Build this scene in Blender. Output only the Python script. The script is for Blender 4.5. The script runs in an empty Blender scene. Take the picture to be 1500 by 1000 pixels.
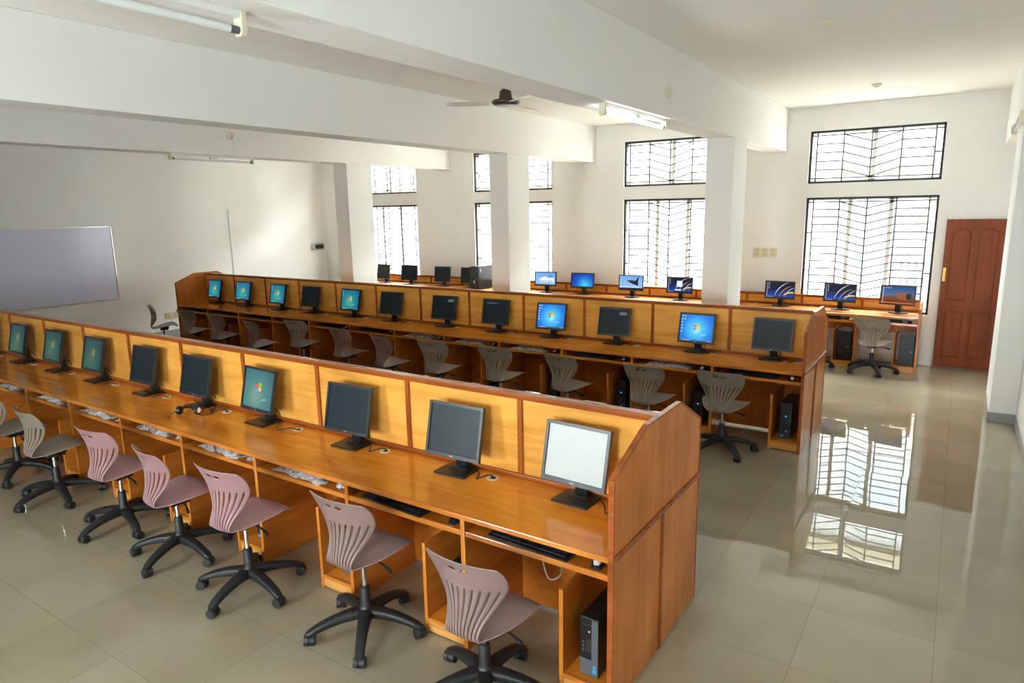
import bpy, math, random
from mathutils import Vector, Matrix
random.seed(7)
PI = math.pi
scn = bpy.context.scene
col = scn.collection

# ------------------------------------------------------------------ materials
def new_mat(name):
    m = bpy.data.materials.new(name); m.use_nodes = True
    nt = m.node_tree
    for n in list(nt.nodes):
        if n.type != 'OUTPUT_MATERIAL' and n.type != 'BSDF_PRINCIPLED': nt.nodes.remove(n)
    return m, nt, nt.nodes['Principled BSDF']

def N(nt, t, **kw):
    n = nt.nodes.new(t)
    for k, v in kw.items():
        if k in n.inputs.keys() if isinstance(k, str) else False: n.inputs[k].default_value = v
        else: setattr(n, k, v)
    return n

def ramp(nt, stops):
    r = nt.nodes.new('ShaderNodeValToRGB')
    e = r.color_ramp.elements
    while len(e) < len(stops): e.new(0.5)
    for i, (p, c) in enumerate(stops):
        e[i].position = p; e[i].color = (c[0], c[1], c[2], 1)
    return r

def plain(name, c, rough=.5, metal=0., spec=.5, bump=0., bscale=200., coat=0., var=0.):
    m, nt, b = new_mat(name)
    b.inputs['Base Color'].default_value = (*c, 1)
    b.inputs['Roughness'].default_value = rough
    b.inputs['Metallic'].default_value = metal
    b.inputs['Specular IOR Level'].default_value = spec
    b.inputs['Coat Weight'].default_value = coat
    if bump or var:
        tc = N(nt, 'ShaderNodeTexCoord')
        nz = N(nt, 'ShaderNodeTexNoise'); nz.inputs['Scale'].default_value = bscale; nz.inputs['Detail'].default_value = 4
        nt.links.new(tc.outputs['Object'], nz.inputs['Vector'])
        if bump:
            bp = N(nt, 'ShaderNodeBump'); bp.inputs['Strength'].default_value = bump; bp.inputs['Distance'].default_value = .002
            nt.links.new(nz.outputs['Fac'], bp.inputs['Height']); nt.links.new(bp.outputs['Normal'], b.inputs['Normal'])
        if var:
            nz2 = N(nt, 'ShaderNodeTexNoise'); nz2.inputs['Scale'].default_value = 1.3; nz2.inputs['Detail'].default_value = 5
            nt.links.new(tc.outputs['Object'], nz2.inputs['Vector'])
            r = ramp(nt, [(.3, [x*(1-var) for x in c]), (.7, [min(1, x*(1+var)) for x in c])])
            nt.links.new(nz2.outputs['Fac'], r.inputs['Fac']); nt.links.new(r.outputs['Color'], b.inputs['Base Color'])
    return m

def wood(name, dark, mid, light, axis='X', rough=.22, coat=.3, grain=1., knots=0., spec=.3):
    m, nt, b = new_mat(name)
    tc = N(nt, 'ShaderNodeTexCoord'); mp = N(nt, 'ShaderNodeMapping')
    s = {'X': (.55, 7, 7), 'Y': (7, .55, 7), 'Z': (7, 7, .55)}[axis]
    mp.inputs['Scale'].default_value = s
    nt.links.new(tc.outputs['Object'], mp.inputs['Vector'])
    n1 = N(nt, 'ShaderNodeTexNoise'); n1.inputs['Scale'].default_value = 1.6; n1.inputs['Detail'].default_value = 6; n1.inputs['Distortion'].default_value = 1.2
    n2 = N(nt, 'ShaderNodeTexNoise'); n2.inputs['Scale'].default_value = 14; n2.inputs['Detail'].default_value = 3
    nt.links.new(mp.outputs['Vector'], n1.inputs['Vector']); nt.links.new(mp.outputs['Vector'], n2.inputs['Vector'])
    mx = N(nt, 'ShaderNodeMath', operation='MULTIPLY_ADD'); mx.inputs[1].default_value = .25*grain
    nt.links.new(n2.outputs['Fac'], mx.inputs[0]); nt.links.new(n1.outputs['Fac'], mx.inputs[2])
    r = ramp(nt, [(.38, dark), (.58, mid), (.82, light)])
    nt.links.new(mx.outputs[0], r.inputs['Fac'])
    out = r.outputs['Color']
    # broad blotches of stain, a few of them board-sized
    n3 = N(nt, 'ShaderNodeTexNoise'); n3.inputs['Scale'].default_value = 2.2; n3.inputs['Detail'].default_value = 3
    nt.links.new(tc.outputs['Object'], n3.inputs['Vector'])
    r3 = ramp(nt, [(.3, (.80, .78, .74)), (.7, (1.12, 1.12, 1.12))])
    nt.links.new(n3.outputs['Fac'], r3.inputs['Fac'])
    ml = N(nt, 'ShaderNodeMix', data_type='RGBA', blend_type='MULTIPLY'); ml.inputs['Factor'].default_value = 1
    nt.links.new(out, ml.inputs['A']); nt.links.new(r3.outputs['Color'], ml.inputs['B'])
    out = ml.outputs['Result']
    if knots:
        mk = N(nt, 'ShaderNodeMapping'); mk.inputs['Scale'].default_value = {'X': (2.2, 6, 6), 'Y': (6, 2.2, 6), 'Z': (6, 6, 2.2)}[axis]
        nt.links.new(tc.outputs['Object'], mk.inputs['Vector'])
        k = N(nt, 'ShaderNodeTexNoise'); k.inputs['Scale'].default_value = 3.1; k.inputs['Detail'].default_value = 5; k.inputs['Roughness'].default_value = .65
        nt.links.new(mk.outputs['Vector'], k.inputs['Vector'])
        rk = ramp(nt, [(.715, (1, 1, 1)), (.755, (.35, .22, .12))])
        nt.links.new(k.outputs['Fac'], rk.inputs['Fac'])
        m2 = N(nt, 'ShaderNodeMix', data_type='RGBA', blend_type='MULTIPLY'); m2.inputs['Factor'].default_value = knots
        nt.links.new(out, m2.inputs['A']); nt.links.new(rk.outputs['Color'], m2.inputs['B'])
        out = m2.outputs['Result']
    nt.links.new(out, b.inputs['Base Color'])
    b.inputs['Roughness'].default_value = rough
    b.inputs['Specular IOR Level'].default_value = spec
    b.inputs['Coat Weight'].default_value = coat; b.inputs['Coat Roughness'].default_value = .12
    bp = N(nt, 'ShaderNodeBump'); bp.inputs['Strength'].default_value = .06; bp.inputs['Distance'].default_value = .002
    nt.links.new(n2.outputs['Fac'], bp.inputs['Height']); nt.links.new(bp.outputs['Normal'], b.inputs['Normal'])
    return m

def emit(name, c, s=1.):
    s *= .34
    m, nt, b = new_mat(name)
    b.inputs['Base Color'].default_value = (.01, .01, .01, 1); b.inputs['Roughness'].default_value = .3
    b.inputs['Emission Color'].default_value = (*c, 1); b.inputs['Emission Strength'].default_value = s
    return m

def wallpaper(name, stops, s, centre=(0, 0), kind='radial', angle=0.):
    """A lit LCD picture: a smooth gradient in the screen's own object coordinates (metres)."""
    m, nt, b = new_mat(name)
    b.inputs['Base Color'].default_value = (.01, .01, .012, 1); b.inputs['Roughness'].default_value = .35; b.inputs['Specular IOR Level'].default_value = .2
    tc = N(nt, 'ShaderNodeTexCoord'); mp = N(nt, 'ShaderNodeMapping')
    mp.inputs['Location'].default_value = (-centre[0], 0, -centre[1])
    nt.links.new(tc.outputs['Object'], mp.inputs['Vector'])
    if kind == 'radial':
        ln = N(nt, 'ShaderNodeVectorMath', operation='LENGTH'); nt.links.new(mp.outputs['Vector'], ln.inputs[0])
        v = ln.outputs['Value']; k = 3.6
    else:
        d = N(nt, 'ShaderNodeVectorMath', operation='DOT_PRODUCT'); d.inputs[1].default_value = (math.cos(angle), 0, math.sin(angle))
        nt.links.new(mp.outputs['Vector'], d.inputs[0]); v = d.outputs['Value']; k = 2.4
    mm = N(nt, 'ShaderNodeMath', operation='MULTIPLY'); mm.inputs[1].default_value = k
    nt.links.new(v, mm.inputs[0])
    r = ramp(nt, stops); nt.links.new(mm.outputs[0], r.inputs['Fac'])
    nt.links.new(r.outputs['Color'], b.inputs['Emission Color'])
    b.inputs['Emission Strength'].default_value = s*.34
    return m

M = {}
M['wall'] = plain('white wall paint', (.86, .87, .85), .6, bump=.05, bscale=90, var=.012)
M['ceil'] = plain('ceiling paint', (.84, .83, .79), .8, var=.012)
M['beam'] = plain('beam paint', (.86, .87, .85), .6, bump=.05, bscale=90, var=.012)
W_D, W_M, W_L = (.22, .068, .012), (.36, .125, .022), (.50, .20, .04)
M['top'] = wood('varnished worktop', (.54, .165, .014), (.70, .235, .022), (.80, .31, .036), 'X', .14, .22)
M['topmatt'] = wood('darkened matt worktop varnish', (.34, .105, .016), (.44, .15, .024), (.52, .20, .036), 'X', .4, 0., spec=.2)  # worktop copy, coat dropped and colour darkened to hold down window glare
M['panel'] = wood('honey plywood', (.70, .31, .05), (.85, .41, .078), (.92, .50, .12), 'X', .3, .1, .7, knots=1.)
M['side'] = wood('orange veneer upright grain', (.54, .16, .026), (.62, .195, .034), (.69, .23, .042), 'Z', .25, .08, .6)
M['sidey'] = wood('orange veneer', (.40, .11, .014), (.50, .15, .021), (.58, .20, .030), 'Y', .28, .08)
M['trim'] = wood('red brown beading', (.22, .05, .011), (.33, .082, .017), (.44, .125, .026), 'X', .22, .2)
M['trimz'] = wood('red brown beading upright', (.22, .05, .011), (.33, .082, .017), (.44, .125, .026), 'Z', .22, .3)
M['edge'] = wood('orange lipping', (.48, .14, .016), (.60, .195, .026), (.70, .26, .04), 'X', .16, .6)
M['edgez'] = wood('orange lipping upright', (.48, .14, .016), (.60, .195, .026), (.70, .26, .04), 'Z', .16, .6)
M['plinth'] = wood('pale plinth board', (.52, .23, .05), (.66, .31, .08), (.76, .38, .11), 'X', .25, .3)
M['door'] = wood('brown door paint', (.20, .046, .014), (.235, .056, .017), (.27, .066, .021), 'Z', .4, 0., spec=.2)
M['black'] = plain('black plastic', (.012, .012, .013), .38, bump=.05, bscale=600)
M['bezel'] = plain('charcoal bezel plastic', (.028, .032, .036), .32)
M['off'] = plain('dark lcd glass', (.012, .022, .029), .38, spec=.3)
M['chairblack'] = plain('black nylon', (.013, .015, .017), .42, bump=.1, bscale=300)
M['rubber'] = plain('castor rubber', (.02, .021, .024), .5)
M['chrome'] = plain('chrome', (.72, .72, .72), .15, 1.)
M['steel'] = plain('bracket steel', (.03, .03, .03), .5, .3)
M['shell_mauve'] = plain('mauve shell plastic', (.35, .195, .21), .36, bump=.12, bscale=350)
M['shell_taupe'] = plain('taupe mauve shell plastic', (.25, .165, .155), .36, bump=.12, bscale=350)
M['shell_grey'] = plain('warm grey shell plastic', (.255, .215, .175), .38, bump=.12, bscale=350)
M['white'] = plain('white plastic', (.80, .80, .76), .35)
M['cream'] = plain('cream plastic', (.72, .68, .52), .35)
M['outlet'] = plain('yellowed outlet plastic', (.62, .54, .34), .35)
M['paper'] = plain('white film', (.46, .49, .49), .35)
M['board'] = plain('whiteboard enamel', (.70, .72, .93), .2, spec=.4)
M['alu'] = plain('aluminium', (.7, .7, .7), .3, 1.)
M['iron'] = plain('black grille paint', (.012, .012, .014), .5)
M['sash'] = plain('cream sash aluminium', (.86, .84, .78), .4)
M['cpu'] = plain('black case metal', (.010, .011, .012), .35)
M['cpugrey'] = plain('grey front plastic', (.10, .11, .12), .4)
M['navy'] = plain('blue black front plastic', (.022, .027, .036), .35)
M['blueled'] = emit('blue lamp', (.05, .35, 1.), 2.)
M['sticker'] = plain('blue sticker', (.05, .32, .62), .3)
M['cable'] = plain('black cable', (.012, .012, .012), .45)
M['greycable'] = plain('grey cable', (.45, .43, .38), .5)
M['fanmetal'] = plain('brown fan enamel', (.055, .035, .026), .3)
M['blade'] = plain('white fan blade', (.75, .74, .70), .25)
M['key'] = plain('black keycap', (.022, .022, .024), .5)
M['brass'] = plain('brass', (.62, .38, .12), .3, 1.)
M['tilegrey'] = plain('grey skirting tile', (.33, .34, .32), .3, var=.05)
M['tilewhite'] = plain('white skirting tile', (.75, .76, .74), .15)
M['logo'] = plain('pale printed mark', (.6, .6, .6), .4)
M['earth'] = plain('pale ground', (.62, .58, .50), .9, var=.1)
M['facade'] = plain('exterior render', (.10, .10, .096), .8, var=.03)
M['facadebeige'] = plain('exterior beige render', (.060, .048, .026), .8)
M['facadedark'] = plain('exterior window glass', (.05, .06, .065), .5)
M['lattice'] = plain('exterior lattice', (.05, .045, .037), .8)
M['hole'] = plain('shaded opening', (.003, .003, .003), .9)
M['tube'] = plain('unlit tube glass', (.75, .79, .80), .12, coat=.4)
M['tubelit'] = emit('lit fluorescent tube', (1., .98, .93), 22.)
M['silver'] = plain('silver plastic', (.5, .5, .5), .3, .6)

def glass_mat():
    m = bpy.data.materials.new('window glass'); m.use_nodes = True; nt = m.node_tree; nt.nodes.clear()
    o = N(nt, 'ShaderNodeOutputMaterial'); mx = N(nt, 'ShaderNodeMixShader'); t = N(nt, 'ShaderNodeBsdfTransparent'); g = N(nt, 'ShaderNodeBsdfGlossy')
    t.inputs['Color'].default_value = (.95, .97, .97, 1); g.inputs['Roughness'].default_value = .01
    fr = N(nt, 'ShaderNodeFresnel'); fr.inputs['IOR'].default_value = 1.45
    ge = N(nt, 'ShaderNodeNewGeometry'); iv = N(nt, 'ShaderNodeMath', operation='SUBTRACT'); iv.inputs[0].default_value = 1; nt.links.new(ge.outputs['Backfacing'], iv.inputs[1])
    mu = N(nt, 'ShaderNodeMath', operation='MULTIPLY'); nt.links.new(fr.outputs[0], mu.inputs[0]); nt.links.new(iv.outputs[0], mu.inputs[1])
    nt.links.new(mu.outputs[0], mx.inputs[0]); nt.links.new(t.outputs[0], mx.inputs[1]); nt.links.new(g.outputs[0], mx.inputs[2]); nt.links.new(mx.outputs[0], o.inputs['Surface'])
    return m
M['glass'] = glass_mat()

def film_mat():
    m, nt, b = new_mat('clear polythene wrap')
    b.inputs['Base Color'].default_value = (.62, .64, .64, 1); b.inputs['Roughness'].default_value = .14
    b.inputs['Metallic'].default_value = .1
    b.inputs['Specular IOR Level'].default_value = .9
    tc = N(nt, 'ShaderNodeTexCoord'); nz = N(nt, 'ShaderNodeTexNoise'); nz.inputs['Scale'].default_value = 26; nz.inputs['Detail'].default_value = 3; nz.inputs['Distortion'].default_value = 1.5
    nt.links.new(tc.outputs['Object'], nz.inputs['Vector'])
    r = ramp(nt, [(.34, (.20, .21, .21)), (.52, (.80, .82, .82))]); nt.links.new(nz.outputs['Fac'], r.inputs['Fac']); nt.links.new(r.outputs['Color'], b.inputs['Base Color'])
    bp = N(nt, 'ShaderNodeBump'); bp.inputs['Strength'].default_value = .7; bp.inputs['Distance'].default_value = .01
    nt.links.new(nz.outputs['Fac'], bp.inputs['Height']); nt.links.new(bp.outputs['Normal'], b.inputs['Normal'])
    return m
M['film'] = film_mat()

def floor_mat():
    m, nt, b = new_mat('polished vitrified tiles')
    tc = N(nt, 'ShaderNodeTexCoord'); sp = N(nt, 'ShaderNodeSeparateXYZ'); nt.links.new(tc.outputs['Object'], sp.inputs[0])
    P = .585
    def axis(o, off):
        a = N(nt, 'ShaderNodeMath', operation='SUBTRACT'); a.inputs[1].default_value = off; nt.links.new(sp.outputs[o], a.inputs[0])
        d = N(nt, 'ShaderNodeMath', operation='DIVIDE'); d.inputs[1].default_value = P; nt.links.new(a.outputs[0], d.inputs[0])
        f = N(nt, 'ShaderNodeMath', operation='FRACT'); nt.links.new(d.outputs[0], f.inputs[0])
        s = N(nt, 'ShaderNodeMath', operation='SUBTRACT'); s.inputs[1].default_value = .5; nt.links.new(f.outputs[0], s.inputs[0])
        ab = N(nt, 'ShaderNodeMath', operation='ABSOLUTE'); nt.links.new(s.outputs[0], ab.inputs[0])
        fl = N(nt, 'ShaderNodeMath', operation='FLOOR'); nt.links.new(d.outputs[0], fl.inputs[0])
        return ab.outputs[0], fl.outputs[0]
    ax, fx = axis('X', -.505); ay, fy = axis('Y', 3.15)
    mx = N(nt, 'ShaderNodeMath', operation='MAXIMUM'); nt.links.new(ax, mx.inputs[0]); nt.links.new(ay, mx.inputs[1])
    gt = N(nt, 'ShaderNodeMath', operation='GREATER_THAN'); gt.inputs[1].default_value = .4966; nt.links.new(mx.outputs[0], gt.inputs[0])
    cb = N(nt, 'ShaderNodeCombineXYZ'); nt.links.new(fx, cb.inputs[0]); nt.links.new(fy, cb.inputs[1])
    wn = N(nt, 'ShaderNodeTexWhiteNoise', noise_dimensions='2D'); nt.links.new(cb.outputs[0], wn.inputs['Vector'])
    nz = N(nt, 'ShaderNodeTexNoise'); nz.inputs['Scale'].default_value = 2.5; nz.inputs['Detail'].default_value = 6; nt.links.new(tc.outputs['Object'], nz.inputs['Vector'])
    ad = N(nt, 'ShaderNodeMath', operation='MULTIPLY_ADD'); ad.inputs[1].default_value = .35; nt.links.new(wn.outputs['Value'], ad.inputs[0]); nt.links.new(nz.outputs['Fac'], ad.inputs[2])
    r = ramp(nt, [(.3, (.285, .245, .165)), (.9, (.35, .305, .215))]); nt.links.new(ad.outputs[0], r.inputs['Fac'])
    mc = N(nt, 'ShaderNodeMix', data_type='RGBA'); mc.inputs['B'].default_value = (.245, .205, .14, 1)
    nt.links.new(gt.outputs[0], mc.inputs['Factor']); nt.links.new(r.outputs['Color'], mc.inputs['A']); nt.links.new(mc.outputs['Result'], b.inputs['Base Color'])
    # each tile tilts by a hair, so that reflections break at the joints
    sv = N(nt, 'ShaderNodeVectorMath', operation='SUBTRACT'); sv.inputs[1].default_value = (.5, .5, .5); nt.links.new(wn.outputs['Color'], sv.inputs[0])
    sc = N(nt, 'ShaderNodeVectorMath', operation='SCALE'); sc.inputs['Scale'].default_value = .004; nt.links.new(sv.outputs[0], sc.inputs[0])
    ge = N(nt, 'ShaderNodeNewGeometry'); av = N(nt, 'ShaderNodeVectorMath', operation='ADD'); nt.links.new(ge.outputs['Normal'], av.inputs[0]); nt.links.new(sc.outputs[0], av.inputs[1])
    nv = N(nt, 'ShaderNodeVectorMath', operation='NORMALIZE'); nt.links.new(av.outputs[0], nv.inputs[0]); nt.links.new(nv.outputs[0], b.inputs['Normal'])
    b.inputs['Roughness'].default_value = .012; b.inputs['Specular IOR Level'].default_value = .85
    return m
M['floor'] = floor_mat()

# wallpapers
M['wp_win'] = wallpaper('desktop picture bright blue', [(0, (.42, .85, .95)), (.22, (.06, .45, .85)), (.55, (.012, .17, .62)), (1, (.005, .06, .33))], 1.15, (0, -.01))
M['wp_win_green'] = wallpaper('desktop picture green blue', [(0, (.10, .52, .38)), (.35, (.02, .30, .30)), (.62, (.01, .18, .36)), (1, (.0, .06, .22))], .8, (-.02, -.03))
M['wp_win_pale'] = wallpaper('desktop picture pale teal', [(0, (.30, .48, .36)), (.35, (.12, .32, .30)), (.7, (.07, .22, .25)), (1, (.05, .16, .2))], .75, (-.03, -.05))
M['wp_dark'] = wallpaper('desktop picture night blue', [(0, (.006, .006, .01)), (.25, (.006, .010, .04)), (.42, (.008, .03, .2)), (.56, (.015, .09, .42)), (.62, (.01, .01, .02))], 1., (.05, .13), 'linear', -PI/2)
M['wp_glow'] = wallpaper('desktop picture glowing blue', [(0, (.15, .75, .85)), (.25, (.02, .38, .8)), (.6, (.01, .10, .55)), (1, (.005, .03, .3))], 1., (.05, -.09))
M['wp_sky'] = wallpaper('desktop picture light blue', [(0, (.30, .55, .85)), (1, (.02, .20, .62))], 1., (0, -.1), 'linear', PI/2)
M['wp_dusk'] = wallpaper('desktop picture desert dusk', [(0, (.18, .015, .06)), (.10, (.12, .035, .012)), (.27, (.20, .08, .025)), (.31, (.08, .16, .34)), (.6, (.015, .07, .26)), (1, (.01, .03, .14))], .9, (0, -.13), 'linear', PI/2)
M['wp_win_dim'] = wallpaper('desktop picture dim teal', [(0, (.10, .17, .08)), (.35, (.035, .12, .10)), (.7, (.02, .075, .085)), (1, (.015, .05, .07))], .8, (-.03, -.05))
M['e_white'] = emit('screen white', (.85, .9, 1.), .9)
M['e_task'] = emit('screen bar', (.10, .22, .34), .5)
M['e_dark'] = emit('screen dark bar', (.015, .018, .025), .6)
M['e_red'] = emit('screen red', (.85, .14, .03), .9)
M['e_green'] = emit('screen green', (.30, .62, .06), .9)
M['e_blue'] = emit('screen blue', (.05, .38, .9), .9)
M['e_yellow'] = emit('screen yellow', (.95, .62, .06), .9)
M['e_orange'] = emit('screen orange', (.34, .09, .018), .8)
M['e_black'] = emit('screen black shape', (.01, .012, .02), .6)
for k_, c_ in (('red', (.30, .10, .03)), ('green', (.12, .24, .05)), ('blue', (.04, .16, .26)), ('yellow', (.38, .28, .05))): M['d_'+k_] = emit('screen dim '+k_, c_, .9)
M['e_grey'] = emit('screen grey box', (.30, .33, .32), .7)

# ------------------------------------------------------------------ mesh helpers
class MB:
    def __init__(s): s.v, s.f, s.m, s.sm = [], [], [], []
    def add(s, vs, fs, mi=0, smooth=False):
        k = len(s.v); s.v += [tuple(v) for v in vs]
        for f in fs: s.f.append(tuple(i+k for i in f)); s.m.append(mi); s.sm.append(smooth)
        return s
    def box(s, x0, x1, y0, y1, z0, z1, mi=0):
        if x1 < x0: x0, x1 = x1, x0
        return s.add([(x, y, z) for z in (z0, z1) for y in (y0, y1) for x in (x0, x1)],
                     [(0, 2, 3, 1), (4, 5, 7, 6), (0, 1, 5, 4), (2, 6, 7, 3), (0, 4, 6, 2), (1, 3, 7, 5)], mi)
    def prism(s, poly, axis, a, b, mi=0):
        """poly: 2-D outline in the two other axes, extruded along axis from a to b."""
        def P(q, t): return {'x': (t, q[0], q[1]), 'y': (q[0], t, q[1]), 'z': (q[0], q[1], t)}[axis]
        n = len(poly); vs = [P(q, a) for q in poly]+[P(q, b) for q in poly]
        fs = [tuple(range(n))[::-1], tuple(range(n, 2*n))]+[(i, (i+1) % n, n+(i+1) % n, n+i) for i in range(n)]
        return s.add(vs, fs, mi)
    def cyl(s, p0, p1, r0, r1=None, n=16, mi=0, caps=True, smooth=True):
        r1 = r0 if r1 is None else r1
        return s.tube([p0, p1], [r0, r1], n, mi, caps, smooth)
    def tube(s, path, rad, n=8, mi=0, caps=True, smooth=True):
        path = [Vector(p) for p in path]
        if not isinstance(rad, (list, tuple)): rad = [rad]*len(path)
        t0 = (path[1]-path[0]).normalized()
        ref = Vector((0, 0, 1)) if abs(t0.z) < .9 else Vector((1, 0, 0))
        vs = []
        for i, p in enumerate(path):
            t = (path[min(i+1, len(path)-1)]-path[max(i-1, 0)]).normalized()
            a = t.cross(ref)
            if a.length < 1e-4: a = t.cross(Vector((0, 1, 0)))
            a.normalize(); b = a.cross(t).normalized(); ref = b
            for k in range(n):
                g = 2*PI*k/n; vs.append(p+rad[i]*(a*math.cos(g)+b*math.sin(g)))
        fs = []
        for i in range(len(path)-1):
            for k in range(n):
                fs.append((i*n+k, i*n+(k+1) % n, (i+1)*n+(k+1) % n, (i+1)*n+k))
        s.add(vs, fs, mi, smooth)
        if caps:
            L = len(path)-1
            s.add([vs[k] for k in range(n)], [tuple(range(n))[::-1]], mi); s.add([vs[L*n+k] for k in range(n)], [tuple(range(n))], mi)
        return s
    def lathe(s, prof, c=(0, 0), n=28, mi=0, smooth=True):
        vs = []
        for r, z in prof:
            for k in range(n): vs.append((c[0]+r*math.cos(2*PI*k/n), c[1]+r*math.sin(2*PI*k/n), z))
        fs = [(i*n+k, i*n+(k+1) % n, (i+1)*n+(k+1) % n, (i+1)*n+k) for i in range(len(prof)-1) for k in range(n)]
        return s.add(vs, fs, mi, smooth)
    def quad(s, a, b, c, d, mi=0): return s.add([a, b, c, d], [(0, 1, 2, 3)], mi)
    def xform(s, mat): s.v = [tuple(mat @ Vector(v)) for v in s.v]; return s
    def mesh(s, name, mats):
        me = bpy.data.meshes.new(name); me.from_pydata(s.v, [], s.f)
        for m in (mats if isinstance(mats, (list, tuple)) else [mats]): me.materials.append(m)
        me.polygons.foreach_set('material_index', s.m); me.polygons.foreach_set('use_smooth', s.sm)
        me.validate(); me.update()
        import bmesh
        bm = bmesh.new(); bm.from_mesh(me); bmesh.ops.recalc_face_normals(bm, faces=bm.faces); bm.to_mesh(me); bm.free()
        return me
    def obj(s, name, mats, parent=None, loc=(0, 0, 0), bevel=0., seg=2, rotz=0.):
        o = bpy.data.objects.new(name, s.mesh(name, mats)); col.objects.link(o)
        o.parent = parent; o.location = loc; o.rotation_euler = (0, 0, rotz)
        if bevel:
            b = o.modifiers.new('bevel', 'BEVEL'); b.width = bevel; b.segments = seg; b.limit_method = 'ANGLE'; b.angle_limit = math.radians(40); b.harden_normals = False
        return o

def tag(o, label=None, cat=None, group=None, kind=None):
    for k, v in (('label', label), ('category', cat), ('group', group), ('kind', kind)):
        if v: o[k] = v
    return o
def thing(name, label, cat, loc=(0, 0, 0), rotz=0., group=None):
    o = bpy.data.objects.new(name, None); col.objects.link(o); o.empty_display_size = .1
    o.location = loc; o.rotation_euler = (0, 0, rotz)
    return tag(o, label, cat, group)
def dup(root, loc, rotz, label, group=None):
    def cp(o, p):
        c = o.copy(); col.objects.link(c); c.parent = p
        for ch in kids(o): cp(ch, c)
        return c
    kids = lambda o: [x for x in all_objs if x.parent == o]
    all_objs = [x for x in col.objects]
    r = cp(root, None); r.location = loc; r.rotation_euler = (0, 0, rotz); r['label'] = label
    if group: r['group'] = group
    return r
def struct(o, label=None):
    o['kind'] = 'structure'
    if label: o['label'] = label
    return o
ORD = ['first', 'second', 'third', 'fourth', 'fifth', 'sixth', 'seventh', 'eighth', 'ninth', 'tenth', 'eleventh', 'twelfth']

# ------------------------------------------------------------------ room shell
XL, XR, YN, YW, ZC = -12.33, .635, -2.0, 10.7, 3.58
WT = .22
def wall_with_holes(name, y0, y1, holes, x0=XL-.25, x1=XR+.25, z1=ZC+.2):
    xs = sorted({x0, x1, *[h[0] for h in holes], *[h[1] for h in holes]})
    zs = sorted({-.1, z1, *[h[2] for h in holes], *[h[3] for h in holes]})
    b = MB()
    solid = {}
    for i in range(len(xs)-1):
        for j in range(len(zs)-1):
            cx, cz = (xs[i]+xs[i+1])/2, (zs[j]+zs[j+1])/2
            solid[i, j] = not any(h[0] < cx < h[1] and h[2] < cz < h[3] for h in holes)
    for (i, j), s in solid.items():
        if not s: continue
        a, c, d, e = xs[i], xs[i+1], zs[j], zs[j+1]
        b.quad((a, y0, d), (c, y0, d), (c, y0, e), (a, y0, e)); b.quad((a, y1, d), (a, y1, e), (c, y1, e), (c, y1, d))
        for di, dj, q in ((-1, 0, ((a, y0, d), (a, y0, e), (a, y1, e), (a, y1, d))), (1, 0, ((c, y0, d), (c, y1, d), (c, y1, e), (c, y0, e))),
                          (0, -1, ((a, y0, d), (a, y1, d), (c, y1, d), (c, y0, d))), (0, 1, ((a, y0, e), (c, y0, e), (c, y1, e), (a, y1, e)))):
            if not solid.get((i+di, j+dj), False): b.quad(*q)
    o = b.obj(name, M['wall']); return struct(o)

# window openings on the far wall: x0, x1, lower z0,z1, upper z0,z1
WINS = [(-11.10, -9.455, .70, 2.36, 2.60, 3.30), (-7.975, -6.215, .70, 2.367, 2.57, 3.30), (-4.818, -3.17, .70, 2.356, 2.566, 3.296), (-1.925, -.28, .70, 2.315, 2.515, 3.245)]
far_holes = []
for x0, x1, a, b_, c, d in WINS: far_holes += [(x0, x1, a, b_), (x0, x1, c, d)]
wall_with_holes('wall_back', YW, YW+WT, far_holes)
NEAR = [(-4.9, -3.7), (-1.7, -.5)]
near_holes = []
for x0, x1 in NEAR: near_holes += [(x0, x1, .95, 2.2)]
wall_with_holes('wall_front', YN-WT, YN, near_holes)
struct(MB().box(XR, XR+.2, YN-.2, YW+.2, -.1, ZC+.2).obj('wall_right', M['wall']))
lw = MB()
lw.box(XL-.2, XL, YN-.2, YW+.2, -.1, ZC+.2)
lw.box(XL-.01, XL+.022, YN, 8.9, 2.33, ZC)           # thicker plaster above the shallow recess
lw.box(XL-.01, XL+.022, 8.25, 8.9, 0, 2.33)
lw.box(XL-.01, XL+.022, 8.9, YW, 3.09, ZC)
lw.box(XL-.01, XL+.010, 8.9, YW, 0, 3.09)
struct(lw.obj('wall_left', M['wall']))
struct(MB().box(XL-.2, XR+.2, YN-.2, YW+.2, -.12, 0).obj('floor', M['floor']))
struct(MB().box(XL-.2, XR+.2, YN-.2, YW+.2, ZC, ZC+.15).obj('ceiling', M['ceil']))
BEAMS = [(-2.55, -2.235, 2.985), (-5.65, -5.335, 2.99), (-8.85, -8.53, 3.02)]
names = ['nearest', 'middle', 'farthest']
for i, (x0, x1, z) in enumerate(BEAMS):
    struct(MB().box(x0, x1, YN, YW, z, ZC).obj('ceiling_beam', M['beam'], bevel=.006), 'white ceiling beam, %s of the three over the desks' % names[i])
    struct(MB().box(x0+.001, x1-.001, 7.96, 8.52, 0, z).obj('column', M['beam'], bevel=.006), 'white square column under the %s ceiling beam' % names[i])
struct(MB().box(.36, XR, YN, YW, 2.915, ZC).obj('wall_beam', M['beam'], bevel=.006), 'white beam along the top of the right wall')
pil = struct(MB().box(.407, XR, 8.18, 9.10, 0, 2.915).obj('wall_pillar', M['beam'], bevel=.006), 'white pillar standing out from the right wall by the door')
sk = MB().box(.399, XR, 8.168, 8.18, 0, .10).box(.397, .407, 8.168, 9.11, 0, .10)
struct(sk.obj('baseboard_pillar', M['tilegrey'], bevel=.002))
sk = MB().box(XL, -.19, YW-.012, YW, 0, .10)
struct(sk.obj('baseboard_back', M['tilewhite'], bevel=.002))
struct(MB().box(XL, XL+.012, YN, YW, 0, .10).obj('baseboard_left', M['tilegrey'], bevel=.002))
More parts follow.
